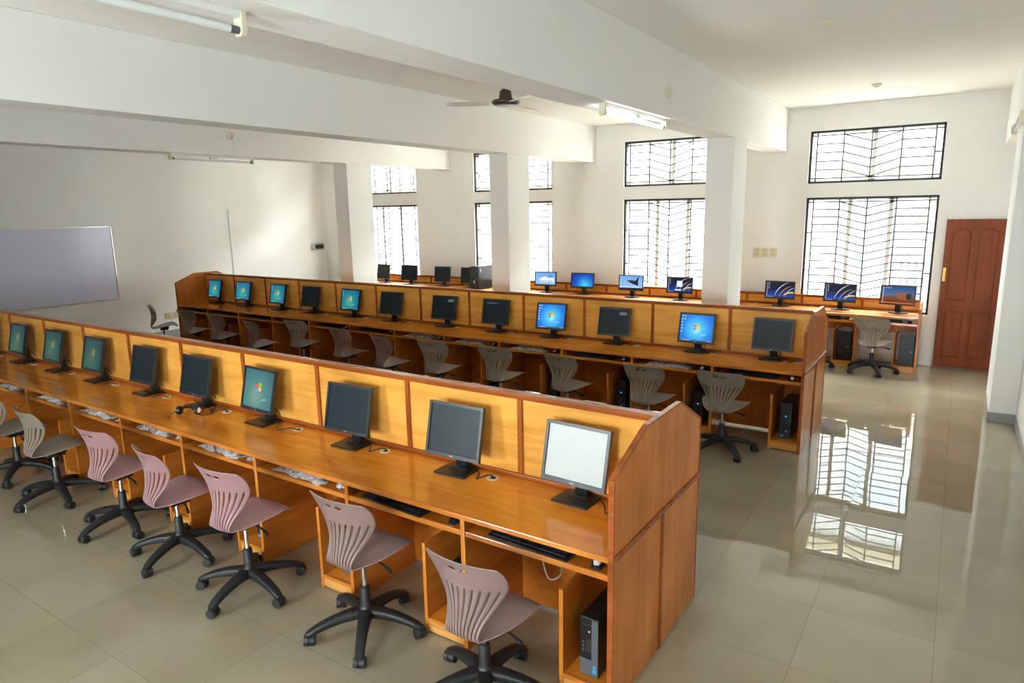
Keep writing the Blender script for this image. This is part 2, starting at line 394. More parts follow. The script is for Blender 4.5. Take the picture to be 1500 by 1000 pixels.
struct(MB().box(XR-.012, XR, YN, 8.168, 0, .10).obj('baseboard_right', M['tilegrey'], bevel=.002))

# ------------------------------------------------------------------ windows
def window(name, x0, x1, z0, z1, y, face=1, rows=6, tall=False):
    """y is the room face of the wall; face=+1 when the wall lies beyond y."""
    e = bpy.data.objects.new(name, None); col.objects.link(e); e.location = ((x0+x1)/2, y, z0); struct(e)
    w, h = x1-x0, z1-z0; f = face; hw = w/2
    t = .028
    fr = MB()
    ya, yb = sorted((f*.03, f*.065))
    fr.box(-hw, -hw+t, ya, yb, 0, h).box(hw-t, hw, ya, yb, 0, h).box(-hw, hw, ya, yb, 0, t).box(-hw, hw, ya, yb, h-t, h)
    fr.obj('grille_frame', M['iron'], e)
    g = MB(); yc = f*.05; r = .010
    px = [-hw+w*q for q in (.055, .265, .48, .70, .935)]
    for q in px: g.cyl((q, yc, t*.5), (q, yc, h-t*.5), r, n=6)
    n = rows; top = h-.065; bot = .07; step = (top-bot)/(n-1)
    for k in range(n):
        z = top-k*step
        for a, b2, da, db in ((0, 1, 0, 0), (1, 2, 0, 1), (2, 3, 1, 0), (3, 4, 0, 0)):
            if k == n-1 and (a in (1, 2)):
                da = db = 0
            g.cyl((px[a], yc, z-da*step*.93), (px[b2], yc, z-db*step*.93), r*.9, n=5)
    g.cyl((px[1], yc, top), (px[3], yc, top), r*.9, n=5)
    for z in ((top, h*.5, bot) if not tall else (top, h*.69, h*.35, bot)):
        g.cyl((-hw, yc, z), (px[0], yc, z), r, n=5); g.cyl((px[4], yc, z), (hw, yc, z), r, n=5)
    g.obj('grille', M['iron'], e)
    s = MB(); yo = sorted((f*.12, f*.165)); tt = .045
    s.box(-hw, hw, *yo, 0, tt).box(-hw, hw, *yo, h-tt, h)
    cuts = (-hw, -hw+w*.345, -hw+w*.66, hw) if tall else (-hw, 0, hw)
    for q in cuts: s.box(max(-hw, q-tt*.6), min(hw, q+tt*.6), *yo, 0, h)
    s.obj('sash', M['sash'], e)
    yg = f*.143
    for i in range(len(cuts)-1):
        MB().box(cuts[i]+tt*.55, cuts[i+1]-tt*.55, yg-.003, yg+.003, tt*.9, h-tt*.9).obj('pane', M['glass'], e)
    return e
k = 0
for x0, x1, a, b_, c, d in WINS:
    k += 1; window('window_%d' % k, x0, x1, a, b_, YW, 1, 15, True)
    k += 1; window('window_%d' % k, x0, x1, c, d, YW, 1, 6)
for x0, x1 in NEAR:
    k += 1; window('window_%d' % k, x0, x1, .95, 2.2, YN, -1, 12, True)

# ------------------------------------------------------------------ door
d = bpy.data.objects.new('door_1', None); col.objects.link(d); d.location = (-.165, YW, 0); struct(d)
DW, DH = .66, 1.995
b = MB().box(0, DW, -.05, -.012, .012, DH)
b.obj('leaf', M['door'], d, bevel=.003)
def arch(x0, x1, z0, z1, rise, n=10):
    pts = [(x0, z0), (x1, z0), (x1, z1-rise)]
    for i in range(1, n): 
        a = PI*i/n; pts.append(((x0+x1)/2+(x1-x0)/2*math.cos(a), z1-rise+rise*math.sin(a)))
    return pts+[(x0, z1-rise)]
for x0, x1 in ((.075, .29), (.37, .585)):
    for z0, z1, rise in ((.15, .78, 0.), (.92, 1.88, .09)):
        out = arch(x0, x1, z0, z1, rise) if rise else [(x0, z0), (x1, z0), (x1, z1), (x0, z1)]
        inn = [((x0+x1)/2+(p[0]-(x0+x1)/2)*.80, (z0+z1)/2+(p[1]-(z0+z1)/2)*(.93 if z1-z0 > .7 else .9)) for p in out]
        n = len(out); q = MB()
        vs = [(p[0], -.050, p[1]) for p in out]+[(p[0], -.062, p[1]) for p in out]
        mid = [((p[0]*.75+r_[0]*.25), -.050, (p[1]*.75+r_[1]*.25)) for p, r_ in zip(out, inn)]
        q.add([(p[0], -.0505, p[1]) for p in out]+[(m_[0], -.0535, m_[2]) for m_ in mid]+[(m_[0]*.9+r_[0]*.1, -.0505, m_[2]*.9+r_[1]*.1) for m_, r_ in zip(mid, inn)]+[(r_[0], -.0545, r_[1]) for r_ in inn],
              [(i, (i+1) % n, n+(i+1) % n, n+i) for i in range(n)]+[(n+i, n+(i+1) % n, 2*n+(i+1) % n, 2*n+i) for i in range(n)]+[(2*n+i, 2*n+(i+1) % n, 3*n+(i+1) % n, 3*n+i) for i in range(n)]+[tuple(range(3*n, 4*n))])
        q.obj('raised_panel', M['door'], d)
MB().box(.012, .045, -.062, -.05, 1.18, 1.36).cyl((.028, -.07, 1.20), (.028, -.07, 1.34), .006, n=8).obj('bolt', M['brass'], d, bevel=.002)

# ------------------------------------------------------------------ desks
P1 = .8229
def desk_row(label, x, y, n):
    t = thing('workstation_desk', label, 'desk', (x, y, 0))
    L = -n*P1
    zt = .75; yp = .55
    MB().box(L+.02, -.02, 0, yp, zt-.024, zt).obj('worktop', M['top'], t, bevel=.004)
    MB().box(L+.02, -.02, -.006, .004, zt-.026, zt+.001).obj('worktop_lipping', M['edge'], t, bevel=.004)
    MB().box(L+.02, -.02, yp+.02, 1.085, zt-.024, zt).obj('worktop', M['top'], t, bevel=.004)
    # end panels
    prof = [(-.012, 0), (-.012, 1.112), (.335, 1.247), (.765, 1.247), (1.09, 1.075), (1.09, 0)]
    for xa, sgn in ((0., 1), (L, -1)):
        e = MB().prism(prof, 'x', xa, xa-sgn*.020).obj('end_panel', M['side'], t, bevel=.003)
        lip = MB()
        for (p, q) in zip(prof[:-1], prof[1:]):
            v = Vector((q[0]-p[0], q[1]-p[1])); nrm = Vector((-v.y, v.x)).normalized()
            if p[0] == q[0] and p[1] == 0: nrm = Vector((-1, 0))
            w = .008
            quad = [(p[0], p[1]), (q[0], q[1]), (q[0]+nrm.x*w, q[1]+nrm.y*w), (p[0]+nrm.x*w, p[1]+nrm.y*w)]
            lip.prism(quad, 'x', xa+sgn*.003, xa-sgn*.023)
        lip.obj('edge_beading', M['trim'], e)
        o = sgn*.001
        MB().box(xa+o, xa+sgn*.012, -.012, 1.092, .742, .764).obj('ledge_beading', M['trimz'], e, bevel=.004)
        MB().box(xa+o, xa+sgn*.009, .538, .562, .0, .742).obj('joint_beading', M['trimz'], e, bevel=.003)
    for i in range(n):
        xa, xb = -i*P1, -(i+1)*P1
        MB().box(max(xb, L+.02), min(xa, -.02), yp, yp+.018, .772, 1.208).obj('partition_panel', M['panel'], t)
        MB().box(xb+.011, xa-.011, yp-.02, yp-.004, .022, .726).obj('back_panel', M['sidey'], t)
        sh = MB().box(xb+.014, xa-.014, .030, .40, .642, .658).obj('keyboard_shelf', M['top'], t)
        MB().box(xb+.013, xa-.013, .006, .030, .632, .661).obj('shelf_rail', M['edge'], sh, bevel=.004)
        # computer compartment at the right of the bay
        c = MB().box(xa-.262, xa-.012, .03, .50, .070, .086)
        cc = c.obj('computer_shelf', M['top'], t)
        MB().box(xa-.280, xa-.262, .02, .50, 0, .515).obj('shelf_side', M['sidey'], cc, bevel=.002)
        MB().box(xa-.282, xa-.260, .012, .022, 0, .517).obj('side_lipping', M['edgez'], cc, bevel=.002)
        MB().box(xa-.262, xa-.012, .018, .03, .010, .072).obj('plinth', M['plinth'], cc, bevel=.002)
        MB().box(xa-.262, xa-.012, .014, .034, .070, .089).obj('shelf_lipping', M['edge'], cc, bevel=.003)
        if i:
            dv = MB().box(xa-.011, xa+.011, .012, .547, 0, zt-.024).obj('divider', M['sidey'], t)
            MB().box(xa-.013, xa+.013, .002, .013, 0, zt-.026).obj('divider_lipping', M['edgez'], dv, bevel=.003)
            MB().box(xa-.016, xa+.016, yp-.016, yp, .772, 1.206).obj('batten', M['trimz'], t, bevel=.006)
        if i < n:
            g = MB().lathe([(.0, .7505), (.030, .7505), (.034, .754), (.034, .7502)], (xa-.13, .455), 20)
            gg = g.obj('cable_grommet', M['cream'], t)
            MB().lathe([(0, .7545), (.016, .7545)], (xa-.127, .455), 12).obj('grommet_hole', M['hole'], gg)
    rail = MB().box(L+.02, -.02, yp-.026, yp+.040, 1.219, 1.238).box(L+.02, -.02, yp-.018, yp+.032, 1.203, 1.221)
    rail.obj('top_rail', M['trim'], t, bevel=.005)
    MB().box(L+.03, -.03, yp-.020, yp, .751, .775).obj('bottom_rail', M['trim'], t, bevel=.005)
    return t
X1, Y1, X2, Y2 = -1.0977, 2.400, -1.035, 6.205
desk_row('long front wooden desk with honey partitions nearest the camera', X1, Y1, 12)
desk_row('long middle wooden desk with honey partitions behind the front one', X2, Y2, 12)

# desk along the window wall
YB = 10.06; ZB = .745
tb = thing('workstation_desk', 'low backed wooden desk along the window wall beside the brown door', 'desk', (-.335, YB, 0))
posts = [0, -.745]+[-.745-.80*i for i in range(1, 14)]
LB = posts[-1]
MB().box(LB, -.012, 0, .60, ZB-.024, ZB).obj('worktop', M['topmatt'], tb, bevel=.004)
MB().box(LB, -.012, -.006, .004, ZB-.026, ZB+.001).obj('worktop_lipping', M['edge'], tb, bevel=.004)
ep = MB().prism([(-.008, 0), (-.008, .86), (.10, .93), (.595, .93), (.595, 0)], 'x', 0, -.024).obj('end_panel', M['side'], tb, bevel=.003)
for i in range(len(posts)-1):
    xa, xb = posts[i], posts[i+1]
    MB().box(xb, xa, .560, .575, .77, .885).obj('partition_panel', M['panel'], tb)
    sh = MB().box(xb+.014, xa-.014, .03, .36, .632, .648).obj('keyboard_shelf', M['top'], tb)
    MB().box(xb+.013, xa-.013, .010, .03, .628, .662).obj('shelf_rail', M['edge'], sh, bevel=.004)
    MB().box(xb+.014, xa-.014, .54, .556, .44, .54).obj('back_rail', M['sidey'], tb)
    cc = MB().box(xa-.262, xa-.012, .03, .46, .064, .080).obj('computer_shelf', M['top'], tb)
    MB().box(xa-.280, xa-.262, .012, .46, 0, .50).obj('shelf_side', M['sidey'], cc, bevel=.002)
    MB().box(xa-.262, xa-.012, .014, .028, 0, .066).obj('plinth', M['plinth'], cc, bevel=.002)
    if i:
        MB().box(xa-.012, xa+.012, .0, .50, 0, ZB-.024).obj('divider', M['sidey'], tb, bevel=.002)
        MB().box(xa-.016, xa+.016, .545, .562, .765, .89).obj('batten', M['trimz'], tb, bevel=.004)
    gg = MB().lathe([(0, ZB+.0005), (.030, ZB+.0005), (.034, ZB+.004), (.034, ZB)], (xb+.16, .47), 20).obj('cable_grommet', M['cream'], tb)
MB().box(LB, -.02, .545, .585, .88, .915).obj('top_rail', M['trim'], tb, bevel=.004)
MB().box(LB, -.02, .545, .562, ZB, .775).obj('bottom_rail', M['trim'], tb, bevel=.004)

# ------------------------------------------------------------------ monitors
def flag(mb, cx, cz, s, y, mi0):
    """four waving panes"""
    def wv(u): return .10*math.sin(u*PI*1.0)
    for (r, c_, mi) in ((0, 0, mi0), (0, 1, mi0+1), (1, 0, mi0+2), (1, 1, mi0+3)):
        u0, u1 = (-1, -.06) if c_ == 0 else (.06, 1); v0, v1 = (.06, .9) if r == 0 else (-.9, -.06)
        nseg = 6; vs = []
        for i in range(nseg+1):
            u = u0+(u1-u0)*i/nseg; off = .22*math.sin((u+.1)*PI*.9)+.05*u
            lean = .10
            vs.append((cx+s*(u+lean*(v1+off)), y, cz+s*(v1+off))); vs.append((cx+s*(u+lean*(v0+off)), y, cz+s*(v0+off)))
        mb.add(vs, [(2*i, 2*i+1, 2*i+3, 2*i+2) for i in range(nseg)], mi)

SCREENS = {}
def screen_graphics(kind, W, H):
    """returns (MB, mats) drawn just in front of the screen plane (y negative is towards the viewer)"""
    q = MB(); y = -.0008
    mats = [M['e_white'], M['e_task'], M['e_red'], M['e_green'], M['e_blue'], M['e_yellow'], M['e_dark'], M['e_orange'], M['e_black'], M['e_grey'], M['wp_sky']]
    if kind == 'win_dim': mats[2:6] = [M['d_red'], M['d_green'], M['d_blue'], M['d_yellow']]
    def rect(x0, x1, z0, z1, mi, yy=y): q.quad((x0, yy, z0), (x1, yy, z0), (x1, yy, z1), (x0, yy, z1), mi)
    def arc(cx, cz, r, a0, a1, w, mi, yy=y-.0004, sx=1.):
        n = 14; vs = []
        for i in range(n+1):
            a = a0+(a1-a0)*i/n; ww = w*math.sin(PI*min(.999, (i+.6)/(n+1)))
            vs += [(cx+sx*(r-ww)*math.cos(a), yy, cz+(r-ww)*math.sin(a)), (cx+sx*(r+ww)*math.cos(a), yy, cz+(r+ww)*math.sin(a))]
        q.add(vs, [(2*i, 2*i+1, 2*i+3, 2*i+2) for i in range(n)], mi)
    hw, hh = W/2, H/2
    if kind in ('win', 'win_green', 'win_pale', 'win_dim'):
        flag(q, .0, .012, .034, y-.0004, 2)
        if kind not in ('win_pale', 'win_dim'):
            rect(-hw, hw, -hh, -hh+.011, 1)
            nicons = 6 if kind == 'win' else 3
            for i in range(nicons): rect(-hw+.008, -hw+.02, hh-.022-i*.032, hh-.010-i*.032, 0)
            if kind == 'win':
                for i in range(2): rect(-hw+.036, -hw+.047, hh-.022-i*.032, hh-.011-i*.032, 0)
            for i in range(5): rect(-hw+.03+i*.018, -hw+.04+i*.018, -hh+.002, -hh+.009, 0, y-.0004)
            rect(hw-.05, hw-.012, -hh+.004, -hh+.007, 0, y-.0004)
        if kind != 'win_dim': arc(.085, -.125, .062, PI*.35, PI*.8, .002, 0)
    elif kind == 'dark' or kind == 'darkdlg':
        rect(-hw, hw, -hh, -hh+.014, 6)
        for i in range(8): rect(-hw+.010, -hw+.020, hh-.02-i*.025, hh-.010-i*.025, 0)
        for i in range(4): rect(-hw+.036, -hw+.046, hh-.02-i*.025, hh-.010-i*.025, 0)
        for i in range(5): rect(-hw+.012+i*.020, -hw+.022+i*.020, -hh+.003, -hh+.010, 0, y-.0004)
        arc(.22, -.17, .30, PI*.60, PI*.93, .0045, 0); arc(.22, -.17, .235, PI*.58, PI*.93, .003, 5); arc(.27, -.15, .20, PI*.55, PI*.95, .003, 0)
        arc(.17, -.105, .07, PI*.25, PI*.9, .010, 5, y-.0004, 1.7)
        if kind == 'darkdlg': rect(-.045, .045, -.03, .065, 0, y-.0008); rect(-.07, .03, -.09, -.07, 0, y-.0008)
    elif kind == 'dusk':
        rect(-hw, hw, -hh, -hh+.014, 2)
        for i in range(8): rect(-hw+.012, -hw+.024, hh-.02-i*.027, hh-.008-i*.027, 0)
        for i in range(3): rect(-hw+.045+i*.028, -hw+.057+i*.028, hh-.02, hh-.010, 0)
        # a plain lying cylinder in a plain landscape
        n = 20
        q.add([(.005+.0*i, y-.0004, 0) for i in range(0)], [])
        body = [(-.0, -.055), (.135, -.06)]
        pts = [(.135+.042*math.cos(a), -.01+.052*math.sin(a)) for a in [PI/2-PI*i/12 for i in range(13)]]+[(.01+.02*math.cos(a), -.01+.045*math.sin(a)) for a in [-PI/2-PI*i/12 for i in range(13)]]
        q.add([(p[0], y-.0004, p[1]) for p in pts], [tuple(range(len(pts)))], 7)
        pts = [(.135+.036*math.cos(2*PI*i/n), -.01+.047*math.sin(2*PI*i/n)) for i in range(n)]
        q.add([(p[0], y-.0008, p[1]) for p in pts], [tuple(range(n))], 8)
    elif kind == 'shape':
        rect(-hw, hw, -hh, -hh+.012, 6)
        for i in range(6): rect(-hw+.012, -hw+.022, hh-.02-i*.025, hh-.010-i*.025, 0)
        pts = [(-.07, .035), (.02, .045), (.07, .03), (.125, .10), (.135, .105), (.12, .02), (.13, -.05), (.03, -.02), (-.06, .02)]
        q.add([(p[0], y-.0004, p[1]) for p in pts], [tuple(range(len(pts)))], 8)
        rect(-hw, hw*.72, -.075, -.066, 0, y-.0004); rect(-hw, hw, -hh+.012, -.085, 8, y-.0004)
    elif kind == 'glow':
        rect(-hw, hw, -hh, -hh+.010, 1)
        rect(-.012, -.006, -.02, -.012, 0); rect(.02, .032, -.02, -.012, 0)
    elif kind == 'photo':
        rect(-hw, hw, -hh, -hh+.012, 1)
        pts = [(-.13, -.06), (.17, -.06), (.17, .02), (.06, .045), (-.05, .03), (-.12, .0)]
        q.add([(p[0], y-.0004, p[1]) for p in pts], [tuple(range(len(pts)))], 0)
        pts = [(.02, .03), (.10, .08), (.15, .05), (.15, .02), (.06, .02)]
        q.add([(p[0], y-.0006, p[1]) for p in pts], [tuple(range(len(pts)))], 4)
        for i in range(7): rect(-.14+i*.042, -.122+i*.042, -.052, -.036, 8, y-.001)
        for i in range(4): rect(-hw+.012, -hw+.022, hh-.02-i*.027, hh-.010-i*.027, 0)
    elif kind == 'nosignal':
        rect(.055, .135, .075, .105, 9); rect(.062, .128, .080, .100, 6, y-.0004); rect(.07, .118, .087, .093, 9, y-.0008)
    elif kind == 'bios':
        for i in range(2): rect(-.13, .02-.03*i, .105-i*.012, .108-i*.012, 9)
    return q, mats

MESHC = {}
def cached(key, fn):
    if key not in MESHC: MESHC[key] = fn()
    return MESHC[key]
def link(name, me, parent, loc=(0, 0, 0), rot=(0, 0, 0)):
    o = bpy.data.objects.new(name, me); col.objects.link(o); o.parent = parent; o.location = loc; o.rotation_euler = rot
    return o

def text_mesh(txt, size, mat):
    cu = bpy.data.curves.new('mark', 'FONT'); cu.body = txt; cu.size = size; cu.align_x = 'CENTER'; cu.extrude = .0002
    o = bpy.data.objects.new('mark', cu); col.objects.link(o)
    dg = bpy.context.evaluated_depsgraph_get(); me = bpy.data.meshes.new_from_object(o.evaluated_get(dg)); bpy.data.objects.remove(o)
    me.materials.clear(); me.materials.append(mat); return me
LOGO = text_mesh('acer', .014, M['logo'])

def casing_mesh(W, H, D=.05):
    """thin screen housing, front face in the plane y=-D/2, origin at its centre"""
    b = MB(); t = .016; tb_ = .022; y0, y1 = -D/2, -D/2+.024
    b.box(-W/2, -W/2+t, y0, y1, -H/2, H/2).box(W/2-t, W/2, y0, y1, -H/2, H/2)
    b.box(-W/2+t, W/2-t, y0, y1, -H/2, -H/2+tb_).box(-W/2+t, W/2-t, y0, y1, H/2-t, H/2)
    b.box(-W/2+t*.5, W/2-t*.5, y0+.008, y1, -H/2+t*.5, H/2-t*.5)
    # tapered back
    q = [(-W/2, y1, -H/2), (W/2, y1, -H/2), (W/2, y1, H/2), (-W/2, y1, H/2)]
    r = [(-W*.36, D/2+.006, -H*.36), (W*.36, D/2+.006, -H*.36), (W*.36, D/2+.006, H*.34), (-W*.36, D/2+.006, H*.34)]
    b.add(q+r, [(3, 2, 1, 0), (4, 5, 6, 7), (0, 1, 5, 4), (1, 2, 6, 5), (2, 3, 7, 6), (3, 0, 4, 7)])
    return b
def base_mesh(wide):
    b = MB()
    if wide:
        pts = [(.115*math.cos(a)*(1.), .075*math.sin(a)) for a in [2*PI*i/28 for i in range(28)]]
        b.prism(pts, 'z', 0, .014)
    else:
        b.prism([(-.105, -.105), (.105, -.105), (.10, .052), (-.10, .052)], 'z', 0, .012)
        b.box(-.055, .055, -.02, .05, .012, .02)
    return b
def monitor(label, loc, rotz, kind='off', wide=False, zc=.242, tilt=.22, cable=None, group=None, logo=True, W=None, H=None, scr=None):
    W = W or (.432 if wide else .374); H = H or (.262 if wide else .308)
    t = thing('monitor', label, 'monitor', loc, rotz, group)
    link('stand_base', cached(('base', wide), lambda: base_mesh(wide).mesh('stand_base', M['black'])), t)
    def neck():
        b = MB(); b.prism([(.02, .012), (.05, .012), (.035, .17), (.0, .17)], 'x', -.034, .034); b.box(-.03, .03, -.01, .02, .13, .2)
        return b.mesh('stand_neck', M['black'])
    link('stand_neck', cached('neck', neck), t)
    cs = link('casing', cached(('case', W, H), lambda: casing_mesh(W, H).mesh('casing', M['bezel'])), t, (0, -.02, zc), (-tilt, 0, 0))
    sw, sh = W-.034, H-.040
    base = {'off': M['off'], 'nosignal': M['off'], 'bios': M['off'], 'film': M['paper'], 'win': M['wp_win'], 'win_green': M['wp_win_green'], 'win_pale': M['wp_win_pale'], 'win_dim': M['wp_win_dim'], 'dark': M['wp_dark'], 'darkdlg': M['wp_dark'],
            'dusk': M['wp_dusk'], 'shape': M['wp_sky'], 'glow': M['wp_glow'], 'photo': M['wp_sky']}[kind]
    s = link('screen', cached(('scr', W, H, base.name), lambda: MB().box(-sw/2, sw/2, -.0176, -.0172, -sh/2+.003, sh/2+.003).mesh('screen', base)), cs)
    if kind not in ('off', 'film'):
        def g():
            q, ms = screen_graphics(kind, sw, sh); q.v = [(a, b_, c) for a, b_, c in q.v]; return q.mesh('screen_picture', ms)
        link('screen_picture', cached(('gfx', kind, W, H), g), cs, (0, -.0180, .003))
    bt = cached(('btn', W, H), lambda: (lambda b: [b.box(W/2-.10+i*.016, W/2-.09+i*.016, -.0262, -.025, -H/2+.003, -H/2+.007) for i in range(5)] and b)(MB()).mesh('button_row', M['cpugrey']))
    link('button_row', bt, cs)
    if logo: link('maker_mark', LOGO, cs, (0, -.0253, -H/2+.008), (PI/2, 0, 0))
    if cable:
        # cable: from behind the housing down to the desk and over to the grommet; end given in monitor coordinates
        ex, ey = cable
        st = [(.03, .03, .12), (.05, .075, .06), (.06, .08, .012), (.11+.15*ex, -.01, .006), (ex*.72, ey-.075, .006), (ex*.93, ey-.03, .022), (ex, ey, .006)]
        pts = catmull(st, 5)
        MB().tube(pts, .0038, 6).obj('cable', M['cable'], t)
    return t
def catmull(P, n=6):
    P = [Vector(p) for p in P]; out = []
    for i in range(len(P)-1):
        p0, p1, p2, p3 = P[max(i-1, 0)], P[i], P[i+1], P[min(i+2, len(P)-1)]
        for k in range(n):
            t = k/n
            out.append(.5*((2*p1)+(p2-p0)*t+(2*p0-5*p1+4*p2-p3)*t*t+(3*p1-p0-3*p2+p3)*t**3))
    return out+[P[-1]]

R1 = [(-1.515, 2.867, -.058, 'film'), (-2.285, 2.853, .027, 'off'), (-3.143, 2.852, .047, 'off'), (-4.05, 2.855, -.05, 'win_pale'), (-4.848, 2.877, 0, 'off'), (-5.612, 2.879, -.022, 'off'),
      (-6.47, 2.899, -.031, 'win_dim'), (-7.262, 2.891, -.026, 'win_dim'), (-8.062, 2.889, -.014, 'win_dim'), (-8.88, 2.889, -.02, 'off')]
DESC = {'film': 'monitor with a blank white screen', 'off': 'monitor with a dark screen', 'win_pale': 'monitor showing a faded teal picture', 'win_dim': 'monitor showing a dim teal picture', 'win_green': 'monitor showing a green blue picture', 'win': 'monitor showing a bright blue picture',
        'nosignal': 'dark monitor with a small message box', 'bios': 'dark monitor with faint text'}
for i, (x, y, a, kd) in enumerate(R1):
    gx = X1-i*P1-.13-x
    monitor('black %s, %s from the aisle on the front desk' % (DESC[kd], ORD[i]), (x, min(y, 2.868), .751), a, kd, cable=(gx, 2.855-min(y, 2.868)), group='monitors on the front desk')
R2 = [(-1.426, 6.72, -.056, 'off'), (-2.185, 6.742, -.023, 'win'), (-3.104, 6.726, .035, 'nosignal'), (-3.928, 6.745, .10, 'win'), (-4.717, 6.736, .059, 'bios'), (-5.525, 6.726, .08, 'nosignal'), (-6.445, 6.702, .038, 'off'),
      (-7.238, 6.705, -.006, 'win_green'), (-8.042, 6.67, .018, 'off'), (-8.791, 6.66, -.028, 'win_green'), (-9.689, 6.669, .02, 'win_green'), (-10.444, 6.657, -.049, 'win_green')]
for i, (x, y, a, kd) in enumerate(R2):
    k2 = 6.665/y; x, y = x*k2, 6.665+.25*(y-6.71)
    monitor('black %s, %s from the aisle on the middle desk' % (DESC[kd], ORD[i]), (x, y, .751), a, kd, cable=(X2-i*P1-.13-x, Y2+.455-y), group='monitors on the middle desk')
s_ = 10.40/10.6
RB = [(-.64, -.16, 'dusk', 'monitor showing a desert picture, nearest the brown door on the window desk'), (-1.365, -.13, 'dark', 'monitor showing white light streaks in front of the right window'), (-2.188, -.06, 'dark', 'monitor showing white light streaks under the cream socket plate'),
      (-3.746, 0, 'darkdlg', 'monitor showing light streaks behind a white box on the window desk'), (-4.6, .08, 'shape', 'monitor showing a black shape on blue on the window desk'),
      (-5.528, .09, 'glow', 'monitor showing a plain glowing blue picture on the window desk'), (-6.29, .08, 'photo', 'monitor showing a pale blue photo beside the middle column')]
for x, a, kd, lb in RB:
    monitor('wide black '+lb, (x*s_, 10.40, ZB+.001), a, kd, wide=True, zc=.243, tilt=.11, cable=(.16, .06), group='wide monitors on the window desk', logo=False, W=.428, H=.262)
for x, a, lb in ((-8.05, .1, 'dark square monitor half hidden by the black tower on the window desk'), (-8.73, .10, 'dark square monitor just left of the black tower on the window desk'), (-9.638, .2, 'dark square monitor before the left edge of the leftmost lower window'), (-10.37, -.05, 'dark square monitor beside the leftmost column on the window desk')):
    monitor(lb, (x*s_, 10.40, ZB+.001), a, 'off', zc=.235, tilt=.14, group='square monitors on the window desk', logo=False, cable=(.2, .05))

# ------------------------------------------------------------------ tower server and computers
def tower(name, label, cat, loc, rotz, w, h, d, kind, group=None):
    t = thing(name, label, cat, loc, rotz, group)
    MB().box(-w/2, w/2, .012, d, .006, h).box(-w/2+.01, w/2-.01, .02, d-.02, 0, .006).obj('case', M['cpu'], t, bevel=.004)
    f = MB()
    if kind == 'slim':
        fp = MB().box(-w/2, w/2, 0, .013, .004, h).obj('front_panel', M['black'], t, bevel=.003)
        MB().box(w*.14, w/2-.002, -.003, .001, .008, h-.006).box(-w/2+.003, w*.14, -.003, .001, .008, h*.30).obj('trim_strip', M['cpugrey'], fp, bevel=.002)
        g = MB()
        for i in range(5):
            for j in range(3): g.cyl((-w*.12+j*.010, -.001, h*.44+i*.013), (-w*.12+j*.010, .001, h*.44+i*.013), .003, n=6)
        for i in range(3): g.box(-w*.36, -w*.28, -.001, .001, h*.42+i*.02, h*.42+i*.02+.012)
        g.obj('port_group', M['cpugrey'], fp)
        MB().box(-w*.40, w*.08, -.0025, 0, h*.86, h*.90).obj('drive_slot', M['navy'], fp)
        MB().cyl((-.0, -.002, h*.77), (0, .001, h*.77), .004, n=10).obj('power_lamp', M['white'], fp)
        MB().box(w*.20, w*.40, -.0036, -.002, .025, .047).box(w*.22, w*.38, -.0036, -.002, .052, .066).obj('sticker', M['sticker'], fp)
    elif kind == 'blue':
        fp = MB().box(-w/2, w/2, 0, .013, .004, h).obj('front_panel', M['navy'], t, bevel=.003)
        for i in range(3): MB().box(-w*.42, w*.42, -.0015, 0, h*(.88-.08*i), h*(.93-.08*i)).obj('drive_bay', M['cpu'], fp)
        g = MB()
        for i in range(8): g.box(-w*.38, w*.38, -.0012, 0, h*(.30+.035*i), h*(.30+.035*i)+.003)
        g.obj('vent', M['cpu'], fp)
        MB().cyl((w*.1, -.003, h*.22), (w*.1, .001, h*.22), .009, n=16).obj('power_button', M['silver'], fp)
        MB().box(-w*.42, -w*.1, -.0022, 0, h*.05, h*.12).obj('sticker', M['sticker'], fp)
        MB().cyl((w*.0, -.0025, h*.63), (0, .001, h*.63), .006, n=10).obj('power_lamp', M['blueled'], fp)
    else:
        fp = MB().box(-w/2, w/2, 0, .013, .004, h).obj('front_panel', M['navy'] if kind == 'mid' else M['black'], t, bevel=.006)
        for i in range(3): MB().box(-w*.44, w*.44, -.003, 0, h*(.86-.12*i), h*(.96-.12*i)).obj('drive_bay', M['cpugrey'] if False else M['navy'], fp, bevel=.002)
        MB().box(-w*.3, w*.3, -.004, 0, h*.53, h*.56).obj('handle_slot', M['cpu'], fp)
        MB().cyl((w*.3, -.004, h*.47), (w*.3, .001, h*.47), .009, n=14).obj('power_button', M['silver'], fp)
        g = MB()
        for i in range(9): g.box(-w*.40, w*.40, -.0015, 0, h*(.06+.035*i), h*(.06+.035*i)+.004)
        g.obj('vent', M['cpu'], fp)
        if kind == 'server':
            MB().box(w/2, w/2+.003, .06, .075, h*.75, h*.9).obj('latch', M['silver'], t)
            MB().box(-w*.08, w*.08, -.006, -.002, h*.28, h*.42).obj('lock_plate', M['silver'], fp)
    return t
for i in range(9):
    xa = X1-i*P1
    kd = 'slim' if i in (0, 1, 2, 7) else 'blue'
    off = {0: -.15, 1: -.13}.get(i, -.12)
    tower('computer_tower', '%s computer under the %s front desk bay from the aisle' % ('grey and black' if kd == 'slim' else 'black', ORD[i]), 'computer', (xa+off, Y1+(.06 if i == 0 else .09), .0885), 0, .096, .30, .33, kd, 'computers under the front desk')
for i in range(6):
    xa = X2-i*P1
    tower('computer_tower', 'dark computer under the %s middle desk bay from the aisle' % ORD[i], 'computer', (xa-.155, Y2+.10, .0885), 0, .10, .345, .34, 'blue', 'computers under the middle desk')
tower('computer_tower', 'blue black tower computer in the end shelf beside the brown door', 'computer', (-.335-.125, YB+.07, .082), 0, .175, .41, .36, 'mid', 'towers under the window desk')
tower('computer_tower', 'black tower computer left of the lone chair at the window desk', 'computer', (-1.08-.135, YB+.07, .082), 0, .175, .41, .36, 'plain', 'towers under the window desk')
